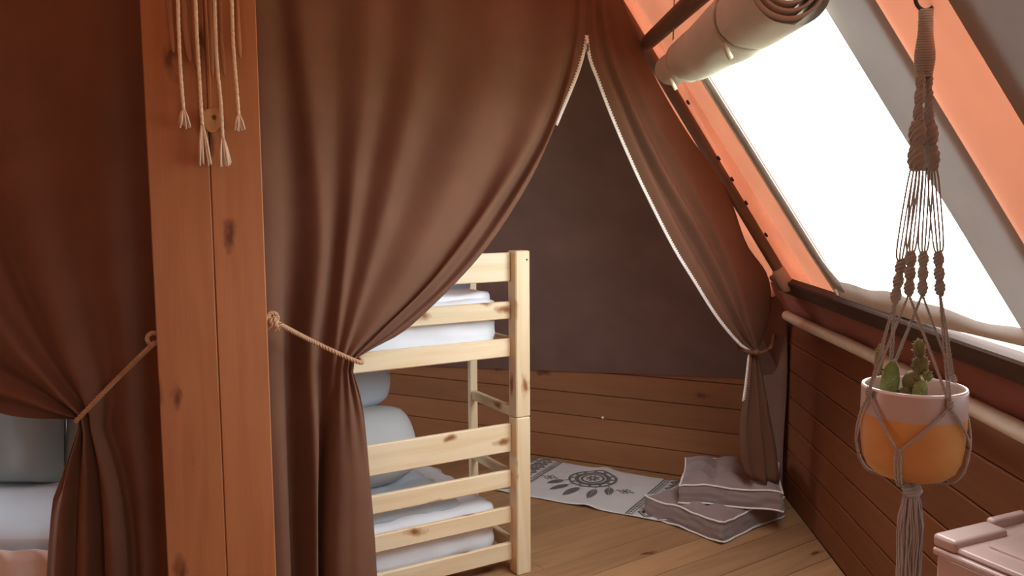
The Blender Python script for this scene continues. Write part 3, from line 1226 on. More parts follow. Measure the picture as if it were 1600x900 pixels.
mb.tube(spline([post_pt(318, -52, .03), post_pt(325, 60, .03), post_pt(330, 168, .03)], 8), .0018, 6)
mb.build('thin_string', M['rope'], hang)
mb = MB()
n = 28
ring1, ring2 = [], []
for k in range(n):
    a_ = 2 * PI * k / n
    ro = (.026 + .003 * math.sin(2 * a_ + 1) + .002 * math.sin(3 * a_))
    ring1.append(dc + PS * math.cos(a_) * ro + Z * math.sin(a_) * ro * 1.5)
    ring2.append(dc + PS * (.005 + math.cos(a_) * .007) + Z * (.006 + math.sin(a_) * .008))
vs = [p + PNORM * .008 for p in ring1] + [p + PNORM * .008 for p in ring2] + [p - PNORM * .008 for p in ring1] + [p - PNORM * .008 for p in ring2]
fs = []
for k in range(n):
    k2 = (k + 1) % n
    fs += [(k, k2, n + k2, n + k), (2 * n + k, 3 * n + k, 3 * n + k2, 2 * n + k2), (k, 2 * n + k, 2 * n + k2, k2), (n + k, n + k2, 3 * n + k2, 3 * n + k)]
mb.add(vs, fs, [V((p - dc).dot(Z), (p - dc).dot(PS), (p - dc).dot(PNORM)) for p in vs])
wd = mb.build('wooden_disc', wood('disc_wood', (.62, .36, .18), (.48, .26, .12), (.2, .08, .03), knots=.1), hang)

# ================================================================== BUNK BED
BD = V(math.sin(math.radians(60)), math.cos(math.radians(60)), 0)
BE = V(-BD.y, BD.x, 0)
BO = at_y(829, 600, 3.48)
BO.z = 0
BL, BW = 1.30, .80
bunk = thing('bunk_bed', 'pale pine bunk bed with slatted sides and a ladder end', 'bunk bed', BO)


def bp(d, e, z):
    return BO - BD * d + BE * e + Z * z


AX = (BD, BE, Z)
AXV = (Z, BD, BE)
for d in (.035, BL - .035):
    for e in (.035, BW - .035):
        if d < .1 and e > .1:
            continue
        for z0, z1 in ((0.0, .6985), (.70, 1.413)):
            mb = MB()
            mb.box(bp(d, e, (z0 + z1) / 2), AXV, (z1 - z0, .07, .07), bev=.005)
            pst = mb.build('post', M['pine'], bunk)
            if d < .1:
                mb = MB()
                zz = 1.375 if z0 > .5 else .425
                c = bp(.016 if z0 > .5 else .028, -.0005, zz)
                if z0 > .5:
                    mb.lathe([(.004, 0), (.004, .001), (.0035, .0015)], c, 10, BD, -BE)
                    mb.build('screw_hole', M['hole'], pst)
RE = .045
rails = [(1.283, 1.405), (1.123, 1.197), (.960, 1.038), (.543, .667), (.386, .461), (.226, .298), (.058, .136)]
for z0, z1 in rails:
    mb = MB()
    mb.box(bp((.07 + BL - .07) / 2, RE + .011, (z0 + z1) / 2), AX, (BL - .138, .022, z1 - z0), bev=.004)
    mb.build('side_board' if z1 - z0 > .1 else 'side_rail', M['pine'], bunk)
for z0, z1 in ((.960, 1.038), (.058, .136)):
    mb = MB()
    mb.box(bp(BL / 2, BW - RE, (z0 + z1) / 2), AX, (BL - .138, .022, z1 - z0), bev=.004)
    mb.build('side_rail', M['pine'], bunk)
    for d in (.035, BL - .035):
        mb = MB()
        mb.box(bp(d, BW / 2 + .01, (z0 + z1) / 2 - .0), (BE, BD, Z), (BW - .09, .022, .07), bev=.004)
        mb.build('end_rail', M['pine'], bunk)
# slats under each mattress
for zt in (.985, .085):
    for k in range(9):
        mb = MB()
        mb.box(bp(.15 + k * .125, BW / 2, zt), (BE, BD, Z), (BW - .13, .07, .016), bev=.003)
        mb.build('slat', M['pine'], bunk)
# ladder: thin upright and rungs up to the corner post
lad_e = .455
mb = MB()
mb.box(bp(.045, lad_e, .66), AXV, (1.30, .04, .028), bev=.004)
mb.build('ladder_upright', M['pine'], bunk)
for zr in (.10, .41, .70, .985):
    mb = MB()
    za = zr + .012
    mb.box(bp(.045, (.07 + lad_e - .014) / 2, za), (BE, BD, Z), (lad_e - .014 - .07 + .002, .024, .045), bev=.004)
    mb.build('rung', M['pine'], bunk)


# ---------------- bedding
def soft_block(c, ax, size, rnd_=6, wr=.006, n=22, seed=0, freq=9, bulge=0, edge=.04):
    """mattress-like block with rounded edges and wrinkles"""
    hx = [k / 2 for k in size]

    def fn(a, b, z):
        l = [a * hx[0], b * hx[1], z * hx[2]]
        q_ = V(*[max(-(hx[i] - edge), min(hx[i] - edge, l[i])) for i in range(3)])
        dlt = V(*l) - q_
        if dlt.length > 1e-6:
            # project the corner zone to a rounded edge
            mx = max(abs(dlt.x), abs(dlt.y), abs(dlt.z))
            dlt = dlt.normalized() * mx
        p = q_ + dlt
        wv = noise.fractal(V(p.x * freq + seed, p.y * freq * 1.4, p.z * freq), .8, 2.0, 3) * wr
        if z > 0:
            p.z += bulge * (1 - a ** 4) * (1 - b ** 4)
        nn = dlt.normalized() if dlt.length > 1e-6 else V(0, 0, 1)
        p += nn * wv
        return Vector(c) + ax[0] * p.x + ax[1] * p.y + ax[2] * p.z
    mb = MB()
    mb.cube_deform(n, fn)
    return mb


def pillow(c, ax, size, seed=0, wr=.008, n=18, p4=4, rd=0.0):
    def fn(a, b, z):
        t = max(0, (1 - abs(a) ** p4)) ** .5 * max(0, (1 - abs(b) ** p4)) ** .5
        l = V(a * size[0] / 2 * (1 - .06 * (1 - b * b)), b * size[1] / 2 * (1 - .06 * (1 - a * a)), z * size[2] / 2 * (.06 + .94 * t))
        l.x *= math.sqrt(1 - rd * b * b / 2)
        l.y *= math.sqrt(1 - rd * a * a / 2)
        l.z += wr * noise.noise(V(l.x * 9 + seed, l.y * 9, z)) * (.3 + t)
        return Vector(c) + ax[0] * l.x + ax[1] * l.y + ax[2] * l.z
    mb = MB()
    mb.cube_deform(n, fn)
    return mb


up_m = thing('mattress', 'white sheeted mattress on the top bunk', 'mattress', bp(BL / 2, BW / 2, .995))
soft_block(bp(BL / 2 + .01, BW / 2 + .015, 1.10), AX, (BL - .18, BW - .16, .21), seed=2, wr=.012, bulge=.015).build('fitted_sheet', M['white_sheet'], up_m)
mb = soft_block(bp(BL / 2 + .02, BW / 2 + .03, 1.212), AX, (BL - .20, BW - .20, .04), seed=8, wr=.016, freq=7, bulge=.008, edge=.018)
mb.build('top_cover', M['white_sheet'], up_m)
tag(soft_block(bp(.58, BW / 2 + .06, 1.282), ((BD - Z * .07).normalized(), BE, (Z + BD * .07).normalized()), (.86, BW - .36, .05), seed=5, wr=.010, bulge=.02, edge=.022).build('folded_duvet', M['duvet']),
    'folded blue grey duvet lying on the top bunk', 'duvet')
lo_m = thing('mattress', 'white sheeted mattress on the lower bunk', 'mattress', bp(BL / 2, BW / 2, .095))
soft_block(bp(BL / 2 + .02, BW / 2 + .015, .205), AX, (BL - .2, BW - .17, .22), seed=12, wr=.010, bulge=.01).build('fitted_sheet', M['white_sheet'], lo_m)
mb = soft_block(bp(BL / 2 + .10, BW / 2 + .02, .33), AX, (BL - .36, BW - .2, .045), seed=21, wr=.016, freq=8, bulge=.025, edge=.02)
mb.build('crumpled_cover', M['sheet_blue'], lo_m)
# pillows at the head of the lower bunk
pz = (Z * .86 - BD * .5).normalized()


def head_pillow(px, py, depth_e, size, lean, mat, label, seed, yaw=0.0):
    pp_ = on_plane(px, py, BO + BE * depth_e, -BE)
    ang = math.radians(lean)
    a0 = BD * math.cos(yaw) + BE * math.sin(yaw)
    nrm = (BE * -math.cos(ang) + Z * math.sin(ang)).normalized()
    nrm = (nrm + BD * .25).normalized()
    up_ = (Z - nrm * Z.dot(nrm)).normalized()
    sd = up_.cross(nrm)
    o = pillow(pp_, (sd, up_, nrm), size, seed, p4=3, rd=.85).build('pillow', M[mat])
    return tag(o, label, 'pillow', 'pillows on the lower bunk')


head_pillow(584, 697, .42, (.46, .37, .19), 22, 'grey_pillow', 'grey rounded pillow propped on the lower bunk behind the board', 3)
head_pillow(560, 588, .56, (.34, .32, .15), 10, 'sheet_blue', 'pale pillow leaning above the grey pillow in the lower bunk', 9)

# ================================================================== LEFT BED
bx1, by0 = -1.57, 2.86
LBZ = .45
bed = thing('bed', 'low bed with pale blue sheet behind the left curtain', 'bed', V(-2.4, 3.6, 0))
ax = (V(1, 0, 0), V(0, 1, 0), Z)
mb = MB()
mb.box(V(-2.5, 3.72, .14), ax, (1.8, 1.68, .22), bev=.01)
mb.build('base', M['post'], bed)
soft_block(V(-2.5, 3.7, .35), ax, (1.9, 1.76, .2), seed=30, wr=.008, bulge=.01, edge=.05).build('mattress', M['left_sheet'], bed)
rows = []
for i in range(9):
    z = .405 - .37 * i / 8
    row = []
    L = 0
    for j in range(180):
        s_ = j / 179 * 3.4
        amp = .006 + .022 * (i / 8)
        wv = amp * math.sin(s_ * 52 + 2 * math.sin(s_ * 5))
        if s_ < 1.9:
            p = V(-3.45 + s_, 2.815 - .012 - wv, z)
        else:
            p = V(-1.55 + .012 + wv, 2.815 + (s_ - 1.9), z)
        row.append(p)
    rows.append(row)
mb = MB()
mb.grid(rows)
mb.build('bed_skirt', M['skirt'], bed, solid=.003)


def back_cushion(c, w_, h_, t_, lean, seed, label, yaw=0):
    n_ = (V(math.sin(yaw), -math.cos(yaw), 0) * math.cos(lean) + Z * math.sin(lean)).normalized()
    u_ = (Z - n_ * Z.dot(n_)).normalized()
    s_ = u_.cross(n_)
    o = pillow(c, (s_, u_, n_), (w_, h_, t_), seed, wr=.012, p4=8).build('back_cushion', M['grey_green'])
    return tag(o, label, 'cushion', 'grey cushions on the left bed')


back_cushion(V(-2.17, 3.42, .685), .55, .5, .22, .16, 1, 'large grey green cushion on the left bed, cut by the frame edge', .05)
back_cushion(V(-1.715, 3.52, .695), .45, .52, .2, .14, 2, 'narrow grey green cushion beside the gathered left curtain', -.1)

# ================================================================== RUG
RU = V(.87, -.493, 0).normalized()
RV = V(.493, .87, 0).normalized()
rn = on_floor(1047, 820)
RL, RWd = 1.08, .63
RO = rn - RU * RL


def rug_z(u, v):
    z = .006 + .004 * noise.noise(V(u * 6, v * 6, 0)) + .004
    z += .012 * math.exp(-((u - .62) / .05) ** 2) * max(0, 1 - v / .25)       # small ripple at the near edge
    z += .016 * math.exp(-((u - .47) / .05) ** 2) * max(0, (v - .35) / .28)
    z += .02 * max(0, (u - 1.02) / .06) * max(0, 1 - v / .12)
    return z


def rp(u, v, dz=0):
    return RO + RU * u + RV * v + Z * (rug_z(u, v) + dz)


rug = thing('floor_rug', 'white cotton rug with grey dreamcatcher print on the floor', 'rug', RO + RU * .5 + RV * .3)
mb = MB()
mb.grid([[rp(RL * j / 60, RWd * i / 36) for j in range(61)] for i in range(37)])
mb.build('weave', M['rug'], rug, solid=.004)
pr_ = MB()


def poly_print(pts, sub=True):
    c = V(sum(p[0] for p in pts) / len(pts), sum(p[1] for p in pts) / len(pts), 0)
    vs = [rp(c.x, c.y, .0045)] + [rp(u, v, .0045) for u, v in pts]
    n_ = len(pts)
    pr_.add(vs, [(0, 1 + k, 1 + (k + 1) % n_) for k in range(n_)])


def line_print(pts, w_, step=.02):
    P_ = resample([V(u, v, 0) for u, v in pts], step=step)
    rows = []
    for i, p in enumerate(P_):
        t = (P_[min(i + 1, len(P_) - 1)] - P_[max(i - 1, 0)]).normalized()
        s_ = V(-t.y, t.x, 0)
        rows.append([rp(p.x + s_.x * w_ / 2, p.y + s_.y * w_ / 2, .0045), rp(p.x - s_.x * w_ / 2, p.y - s_.y * w_ / 2, .0045)])
    pr_.grid(rows, False)


def ring_print(cu, cv, r0, r1, n_=48):
    rows = []
    for k in range(n_ + 1):
        a_ = 2 * PI * k / n_
        rows.append([rp(cu + math.cos(a_) * r_, cv + math.sin(a_) * r_, .0045) for r_ in (r0, r1)])
    pr_.grid(rows, False)


cu, cv = .47, .42
ring_print(cu, cv, .128, .142)
ring_print(cu, cv, .080, .106)
ring_print(cu, cv, .056, .070)
for k in range(24):
    a_ = 2 * PI * k / 24
    c_ = (cu + math.cos(a_) * .117, cv + math.sin(a_) * .117)
    if k % 2:
        poly_print([(c_[0] + .010 * math.cos(2 * PI * j / 8), c_[1] + .010 * math.sin(2 * PI * j / 8)) for j in range(8)])
for k in range(8):
    a_ = 2 * PI * k / 8
    for r_ in (.018, .034):
        c_ = (cu + math.cos(a_) * r_, cv + math.sin(a_) * r_)
        poly_print([(c_[0] + .009 * math.cos(2 * PI * j / 6 + a_), c_[1] + .009 * math.sin(2 * PI * j / 6 + a_)) for j in range(6)])
for du, dv, an, L in ((-.13, -.075, -2.15, .085), (-.075, -.115, -1.95, .11), (-.005, -.13, -1.72, .125), (.075, -.115, -1.4, .125), (.135, -.06, -1.25, .10)):
    b0 = V(cu + du, cv + dv, 0)
    dr = V(math.cos(an), math.sin(an), 0)
    sd = V(-dr.y, dr.x, 0)
    line_print([(cu + du * .9, cv + dv * .9 - .01), (b0.x + dr.x * .03, b0.y + dr.y * .03)], .005, .01)
    for sgn in (-1, 1):
        pts = []
        prof = [(.02, .001), (.03, .017), (.05, .026), (.07, .025), (.09, .017), (.11, .002)]
        sc_ = L / .068
        for l, ww in prof:
            pts.append(b0 + dr * (l * sc_) + sd * sgn * ww)
        for l, ww in prof[::-1]:
            pts.append(b0 + dr * (l * sc_) + sd * sgn * .0015)
        poly_print([(p.x, p.y) for p in pts])
for ou, ov in ((.235, .33), (.715, .31)):
    s_ = .0125
    cl_ = [(.75, 0), (-.75, 0), (0, .75), (0, -.75)] + [(a * 1.55, b * 1.55) for a in (-1, 1) for b in (-1, 1)] + [(2.5, 0), (-2.5, 0), (0, 2.5), (0, -2.5)] + [(3.7, 0), (-3.7, 0)]
    for a, b in cl_:
        c_ = (ou + a * s_, ov + b * s_)
        poly_print([(c_[0] + s_ * .72, c_[1]), (c_[0], c_[1] + s_ * .72), (c_[0] - s_ * .72, c_[1]), (c_[0], c_[1] - s_ * .72)])
for u0, sg in ((.175, -1), (.84, 1)):
    line_print([(u0, .0), (u0, RWd)], .008)
    line_print([(u0 + sg * .032, .0), (u0 + sg * .032, RWd)], .005)
    k = 0
    while k * .027 < RWd - .02:
        v0 = .012 + k * .027
        poly_print([(u0 + sg * .016 - .010, v0), (u0 + sg * .016, v0 - .010), (u0 + sg * .016 + .010, v0), (u0 + sg * .016, v0 + .010)])
        k += 1
    for k in range(6):
        v0 = .055 + k * .105
        uc = u0 + sg * .105
        for r_, ww in ((.056, .010), (.034, .008)):
            line_print([(uc - r_, v0), (uc, v0 - r_ * .92), (uc + r_, v0), (uc, v0 + r_ * .92), (uc - r_, v0)], ww, .012)
        poly_print([(uc - .014, v0), (uc, v0 - .014), (uc + .014, v0), (uc, v0 + .014)])
        if k < 5:
            for su in (-1, 1):
                poly_print([(uc + su * .056, v0 + .052), (uc + su * .03, v0 + .038), (uc + su * .012, v0 + .052), (uc + su * .03, v0 + .068)])
    line_print([(u0 + sg * .175, .0), (u0 + sg * .175, RWd)], .008)
pr_.build('printed_pattern', M['print'], rug, recalc=False)


# ================================================================== FLOOR CUSHIONS
def box_cushion(c, ux, uy, W, D, H, label, seed, tilt=V(0, 0, 1), tufts=((-.35, -.35), (.35, -.35), (-.35, .35), (.35, .35))):
    t = thing('floor_cushion', label, 'cushion', Vector(c), 'box cushions on the floor')
    uz = tilt.normalized()

    def fn(a, b, z):
        side = 1 + .02 * (1 - z * z)
        pa = 1 - .05 * (1 - b * b)
        pb = 1 - .05 * (1 - a * a)
        x_, y_ = a * W / 2 * side * pa, b * D / 2 * side * pb
        puff = .06 * (1 - a ** 4) * (1 - b ** 4)
        for tx, ty in tufts:
            puff -= .08 * math.exp(-((a - tx) ** 2 + (b - ty) ** 2) / .05)
            puff -= .012 * math.exp(-(a - tx) ** 2 / .012) * (1 - b ** 6) + .012 * math.exp(-(b - ty) ** 2 / .012) * (1 - a ** 6)
        edge_w = .006 * math.sin(a * 5 + seed) * (abs(b) > .98) + .006 * math.sin(b * 6 + seed) * (abs(a) > .98)
        z_ = H / 2 + z * H / 2 + (puff if z > .95 else 0) + edge_w * abs(z)
        wr = .006 * noise.noise(V(x_ * 14 + seed, y_ * 14, z * 2))
        if z > .95:
            z_ += wr * 1.4
        else:
            x_ += wr * a
            y_ += wr * b
        z_ = max(z_, 0.0)
        return Vector(c) + ux * x_ + uy * y_ + uz * z_
    mb = MB()
    mb.cube_deform(24, fn)
    mb.build('cover', M['cushion'], t)
    for zz in (1, -1):
        pts = []
        for k in range(96):
            s_ = k / 96 * 4
            q_ = s_ % 1 * 2 - 1
            a, b = [(q_, -1), (1, q_), (-q_, 1), (-1, -q_)][int(s_)]
            p = fn(a, b, zz * .9)
            p = fn(a, b, 1) if zz > 0 else fn(a, b, -1) + uz * .006
            pts.append(p + (ux * a + uy * b) * .003)
        mb = MB()
        mb.tube(pts, .0048, 6, closed=True)
        mb.build('piping', M['piping'], t)
    for tx, ty in tufts:
        mb = MB()
        p = fn(tx, ty, 1)
        mb.ellipsoid(p, (ux, uy, uz), (.010, .010, .005), 10, 6)
        mb.build('button', M['cushion'], t)
    return t


k1 = on_floor(1127, 852)
e1 = (on_floor(1232, 806) - k1)
e2 = (on_floor(1018, 797) - k1)
ux = e1.normalized()
uy = V(-ux.y, ux.x, 0)
W1, D1, H1 = .52, .47, .105
box_cushion(k1 + ux * (W1 / 2) + uy * (D1 / 2) + Z * .002, ux, uy, W1, D1, H1, 'lower taupe box cushion, turned cornerwise under the other one', 1)
zc = H1 + .022
k2 = on_floor(1062, 786, zc)
k3 = on_floor(1222, 800, zc)
ux2 = (k3 - k2)
W2 = ux2.length
ux2.normalize()
uy2 = V(-ux2.y, ux2.x, 0)
D2 = .46
box_cushion(k2 + ux2 * W2 / 2 + uy2 * D2 / 2 - Z * .004, ux2, uy2, W2, D2, .10, 'upper taupe box cushion with white piping, under the curtain end', 4)

# ================================================================== WINDOW FLAP ROLL
ROFF = .085


def rol(x, y, off=ROFF):
    return on_plane(x, y, FA(0, 0, off), FN)


def roll_axis(b):
    return FA(b, 1.366 - .060 * (b - 1.2) - .01 * math.sin((b - 1.1) / 1.5 * PI), ROFF)


flp = thing('rolled_window_flap', 'rolled up beige canvas flap hanging above the window', 'window flap', roll_axis(1.9))
RB0, RB1 = 1.14, 2.80
mb = MB()
seg = 40
rows = []
nb_ = 60
ties = (1.58, 2.42)


def roll_r(b):
    t = min(1, max(0, (b - 1.45) / .3))
    return .060 + .020 * t * t * (3 - 2 * t)


for i in range(nb_ + 1):
    b = RB0 + (RB1 - RB0) * i / nb_
    c = roll_axis(b)
    base = roll_r(b) + .004 * math.sin(b * 3) + .004 * noise.noise(V(b * 5, 0, 0))
    pinch = sum(math.exp(-((b - t_) / .028) ** 2) for t_ in ties)
    row = []
    for k in range(seg + 1):
        a_ = 2 * PI * k / seg
        r_ = base * (1 - .12 * pinch) + .004 * noise.noise(V(b * 4, math.cos(a_) * 2, math.sin(a_) * 2))
        if i < 5:
            r_ *= math.sqrt(max(.05, 1 - ((5 - i) / 5.3) ** 2))
        down = .012 * max(0, -math.sin(a_))
        row.append(c + RUP * math.sin(a_) * (r_ + down) + FN * math.cos(a_) * r_)
    rows.append(row)
mb.grid(rows)
mb.build('roll', M['flap'], flp)
# spiral of the rolled layers seen at the open end
mb = MB()
sp = []
for k in range(110):
    a_ = k / 110 * 2 * PI * 3.2
    r_ = .034 + .048 * k / 110
    sp.append((RUP * math.sin(a_) + FN * math.cos(a_)) * r_)
ce = roll_axis(RB1)
mb.grid([[ce + RB * -.12 + q_ for q_ in sp], [ce + RB * .012 + q_ for q_ in sp]])
mb.build('rolled_layers', M['flap'], flp, solid=.006)
for t_ in ties:
    mb = MB()
    c = roll_axis(t_)
    rows = []
    for k in range(41):
        a_ = 2 * PI * k / 40
        r_ = roll_r(t_) + .001
        dv = RUP * math.sin(a_) * (r_ + .010 * max(0, -math.sin(a_))) + FN * math.cos(a_) * r_
        rows.append([c + dv - RB * .011, c + dv * 1.03, c + dv + RB * .011])
    mb.grid(rows)
    st = mb.build('strap', M['flap'], flp, solid=.003)
    mb = MB()
    q_ = c + (RUP * -.45 + FN * .8).normalized() * .094
    mb.tube([q_ - RUP * .022 - RB * .008, q_ + RUP * .022 + RB * .008], .007, 8)
    mb.build('toggle', M['pipe'], st)
    mb = MB()
    rows = []
    for k in range(9):
        rows.append([c + RUP * (.083 + .03 * k) - FN * min(.085, .02 * k) + RB * s_ for s_ in (-.011, .011)])
    mb.grid(rows)
    mb.build('strap_tail', M['flap'], st, solid=.003)
# purlin behind the roll
mb = MB()
mb.tube([FA(.93 + .1 * k, 1.525 - .0075 * k, .05) for k in range(24)], .032, 14)
tag(mb.build('purlin_pole', M['pole']), 'horizontal brown pole above the rolled window flap', 'pole')

# ================================================================== HANGING PLANT
HD = 1.48
potc = at_y(1429, 600, HD)
PB = at_y(1430, 752, HD)           # bottom of the pot
PT = at_y(1428, 603, HD)
PBz, PTz = PB.z + .012, PT.z - .0
AXC = V(PT.x, HD, 0)
pot_r = 78 / FPX * (HD / math.cos(PITCH)) * .985
ph = PTz - PBz
pot = thing('plant_pot', 'round ceramic pot, orange below and pale above, in a macrame hanger', 'plant pot', V(AXC.x, AXC.y, PBz))
k = pot_r
prof = [(.0, 0), (.55 * k, 0), (.70 * k, .005), (.84 * k, .016), (.93 * k, .034), (.975 * k, .06), (k, .10), (k, ph - .004), (.985 * k, ph), (.955 * k, ph), (.94 * k, ph - .004),
        (.93 * k, ph - .03), (.92 * k, ph - .06), (.0, ph - .06)]
mb = MB()
mb.lathe(prof, V(AXC.x, AXC.y, PBz), 64)
mb.build('body', M['pot'], pot)
M['pot_in'] = plain('white_glaze', (.80, .76, .76), rough=.3)
mb = MB()
mb.lathe([(1.003 * k, ph - .003), (.99 * k, ph + .001), (.955 * k, ph + .0015), (.935 * k, ph - .004), (.925 * k, ph - .03), (.915 * k, ph - .055), (.90 * k, ph - .056)], V(AXC.x, AXC.y, PBz), 64)
mb.f = mb.f[:-2]
mb.smooth = mb.smooth[:-2]
mb.build('rim', M['pot_in'], pot)
mb = MB()
mb.lathe([(.91 * k, ph - .05), (.6 * k, ph - .038), (.2 * k, ph - .034), (.001, ph - .033)], V(AXC.x, AXC.y, PBz), 32)
mb.build('soil', M['soil'], pot)
SZ = PBz + ph - .045


def wpt(x, y, dy=0.0):
    return at_y(x, y, HD + dy)


def blob(px, py, dy, w_, h_, d_, tilt=0.0, yaw=0.0):
    """(centre, axes, radii) of a cactus joint, px sizes"""
    s_ = HD / FPX
    c = wpt(px, py, dy)
    x_ = V(math.cos(yaw), math.sin(yaw), 0)
    y_ = V(-math.sin(yaw), math.cos(yaw), 0)
    z_ = Z * math.cos(tilt) + x_ * math.sin(tilt)
    x2 = x_ * math.cos(tilt) - Z * math.sin(tilt)
    return c, (x2, y_, z_), (w_ / 2 * s_, d_ / 2 * s_, h_ / 2 * s_)


def cactus(label, joints, mat):
    base = wpt(joints[0][0], 612, joints[0][2])
    t = thing('cactus', label, 'cactus', V(base.x, base.y, SZ), 'cacti in the hanging pot')
    rr = random.Random(11)
    for j in joints:
        c, ax_, r_ = blob(*j)
        mb = MB()
        mb.ellipsoid(c, ax_, r_, 18, 12, fn=lambda l: l * (1 + .04 * noise.noise(l * 2.5)))
        jo = mb.build('joint', mat, t)
        mb = MB()
        for q_ in range(40):
            l = V(rr.gauss(0, 1), rr.gauss(0, 1), rr.gauss(0, 1)).normalized()
            p = c + ax_[0] * l.x * r_[0] + ax_[1] * l.y * r_[1] + ax_[2] * l.z * r_[2]
            n_ = (ax_[0] * l.x / r_[0] + ax_[1] * l.y / r_[1] + ax_[2] * l.z / r_[2]).normalized()
            mb.tube([p, p + n_ * .0035], [.0006, .0002], 3, cap=False)
        so = mb.build('spines', M['spine'], jo)
        so['kind'] = 'stuff'
    return t


cactus('flat green paddle cactus at the left in the hanging pot', [(1390, 600, .0, 36, 76, 14, .14, .3), (1374, 560, -.005, 19, 48, 10, .1, .5)], M['cactus'])
cactus('tall olive cactus of stacked round joints in the hanging pot', [(1414, 617, .0, 24, 30, 22, .25, 0), (1424, 595, .0, 27, 34, 24, .4, 0), (1438, 570, .0, 25, 32, 22, .1, 0), (1436, 545, .0, 19, 31, 18, -.05, 0)], M['cactus2'])
cactus('small green cactus with side bud at the right in the pot', [(1437, 612, -.02, 26, 38, 16, .25, .2), (1450, 588, -.02, 13, 17, 11, .1, 0)], M['cactus'])

# macrame hanger
top = wpt(1447, 2)
hg = thing('macrame_hanger', 'brown knotted macrame plant hanger with long tassel', 'plant hanger', top)
mb = MB()
rg = wpt(1447, -6)
ringp = [rg + V(1, 0, 0) * math.cos(2 * PI * k / 28) * .019 + Z * math.sin(2 * PI * k / 28) * .024 for k in range(28)]
mb.tube(ringp, .0035, 8, closed=True)
mb.build('ring', M['metal'], hg)


def knotted(p0, p1, r, n_, seed=0):
    """square-knot column: beads of wrapped cord plus the crossing strands"""
    mb = MB()
    p0, p1 = Vector(p0), Vector(p1)
    K = n_ * 12
    pts, rs = [], []
    for i in range(K + 1):
        t = i / K
        ph_ = (t * n_) % 1
        pts.append(p0.lerp(p1, t))
        rs.append(r * (.42 + .5 * math.sin(PI * ph_) ** .8))
    mb.tube(pts, rs, 10)
    ax_ = (p1 - p0).normalized()
    s_ = ax_.orthogonal().normalized()
    u_ = ax_.cross(s_)
    for sgn in range(4):
        c = []
        for i in range(n_ * 22 + 1):
            t = i / (n_ * 22)
            ph_ = (t * n_) % 1
            a_ = 2 * PI * (t * n_ * .9) + sgn * PI / 2 + seed
            R_ = r * (.40 + .48 * math.sin(PI * ph_) ** .8)
            c.append(p0.lerp(p1, t) + (s_ * math.cos(a_) + u_ * math.sin(a_)) * R_)
        mb.tube(c, r * .26, 5)
    for i in range(n_ + 1):
        c = p0.lerp(p1, i / n_)
        loop = [c + (s_ * math.cos(2 * PI * q_ / 12) + u_ * math.sin(2 * PI * q_ / 12)) * r * .5 + ax_ * r * .25 * math.sin(2 * PI * q_ / 12 + i) for q_ in range(12)]
        mb.tube(loop, r * .2, 5, closed=True)
    return mb


# wrapped top
mb = MB()
pts = [wpt(1447, 16), wpt(1447, 40), wpt(1446, 58), wpt(1446, 80), wpt(1445, 100), wpt(1444, 118)]
mb.tube(pts, [.008, .0115, .0125, .0155, .0155, .010], 14)
for i in range(26):
    t = i / 25
    c = pts[0].lerp(pts[-1], t)
    R_ = .0105 + .0052 * math.exp(-((t - .72) / .25) ** 2)
    mb.tube([c + V(math.cos(2 * PI * q_ / 14) * R_, math.sin(2 * PI * q_ / 14) * R_, .0015 * math.sin(2 * PI * q_ / 14)) for q_ in range(14)], .0022, 5, closed=True)
mb.build('wrapped_top', M['macrame'], hg)
# four legs: (upper column bottom, middle open cords, lower column)
legs = [   # x at y=262, x at 395, x at 460, depth offset
    (1428, 1409, 1398, -.008),
    (1434, 1424, 1420, -.030),
    (1449, 1443, 1441, .034),
    (1458, 1466, 1469, .012),
]
ups = [(1438, 112, .0), (1440, 112, -.010), (1450, 112, .010), (1451, 112, .0)]
S_ = HD / FPX
for (xa, xb, xc, dy), (ux_, uy_, ud) in zip(legs, ups):
    dya = dy * .45
    mb = knotted(wpt(ux_, uy_, ud), wpt((ux_ + xa) / 2 - 1, 190, dya), .0065, 3, seed=xa)
    mb.build('knot_column', M['macrame'], hg)
    mb = knotted(wpt((ux_ + xa) / 2 - 1, 190, dya), wpt(xa, 264, dya), .0115, 2, seed=xa + 1)
    mb.build('knot_column', M['macrame'], hg)
    mb = MB()
    for k, o_ in enumerate((-1, -.3, .35, 1)):
        x_m = (xa + xb) / 2
        yb = 396 + (12 if xb < 1415 else 0)
        mb.tube(spline([wpt(xa, 262, dya), wpt(xa + o_ * 8, 276, dya + .004 * (k % 2)), wpt(xb + o_ * 8, yb - 16, dy + .004 * (k % 2)), wpt(xb, yb, dy)], 6), .0017, 6)
    mb.build('open_cords', M['macrame'], hg)
    yb = 394 + (12 if xb < 1415 else 0)
    mb = knotted(wpt(xb, yb, dy), wpt(xc, yb + 66, dy), .0088, 3, seed=xb)
    mb.build('knot_column', M['macrame'], hg)

# lower net: cords from each column to the two neighbouring join knots at the rim, then Y down to the base
R1 = pot_r + .006


def rim_pt(a_, z, r_=None):
    r_ = R1 if r_ is None else r_
    return V(AXC.x + math.cos(a_) * r_, AXC.y + math.sin(a_) * r_, z)


rimz = PBz + ph
# join knots near the rim (angles; -pi/2 faces the viewer)
joins = [-PI / 2 + .18, -PI / 2 - 1.32, PI / 2, .35]
joinz = [rimz - .012, rimz - .004, rimz + .004, rimz + .004]
colend = [wpt(l[2], 460 + (12 if l[1] < 1415 else 0), l[3]) for l in legs]
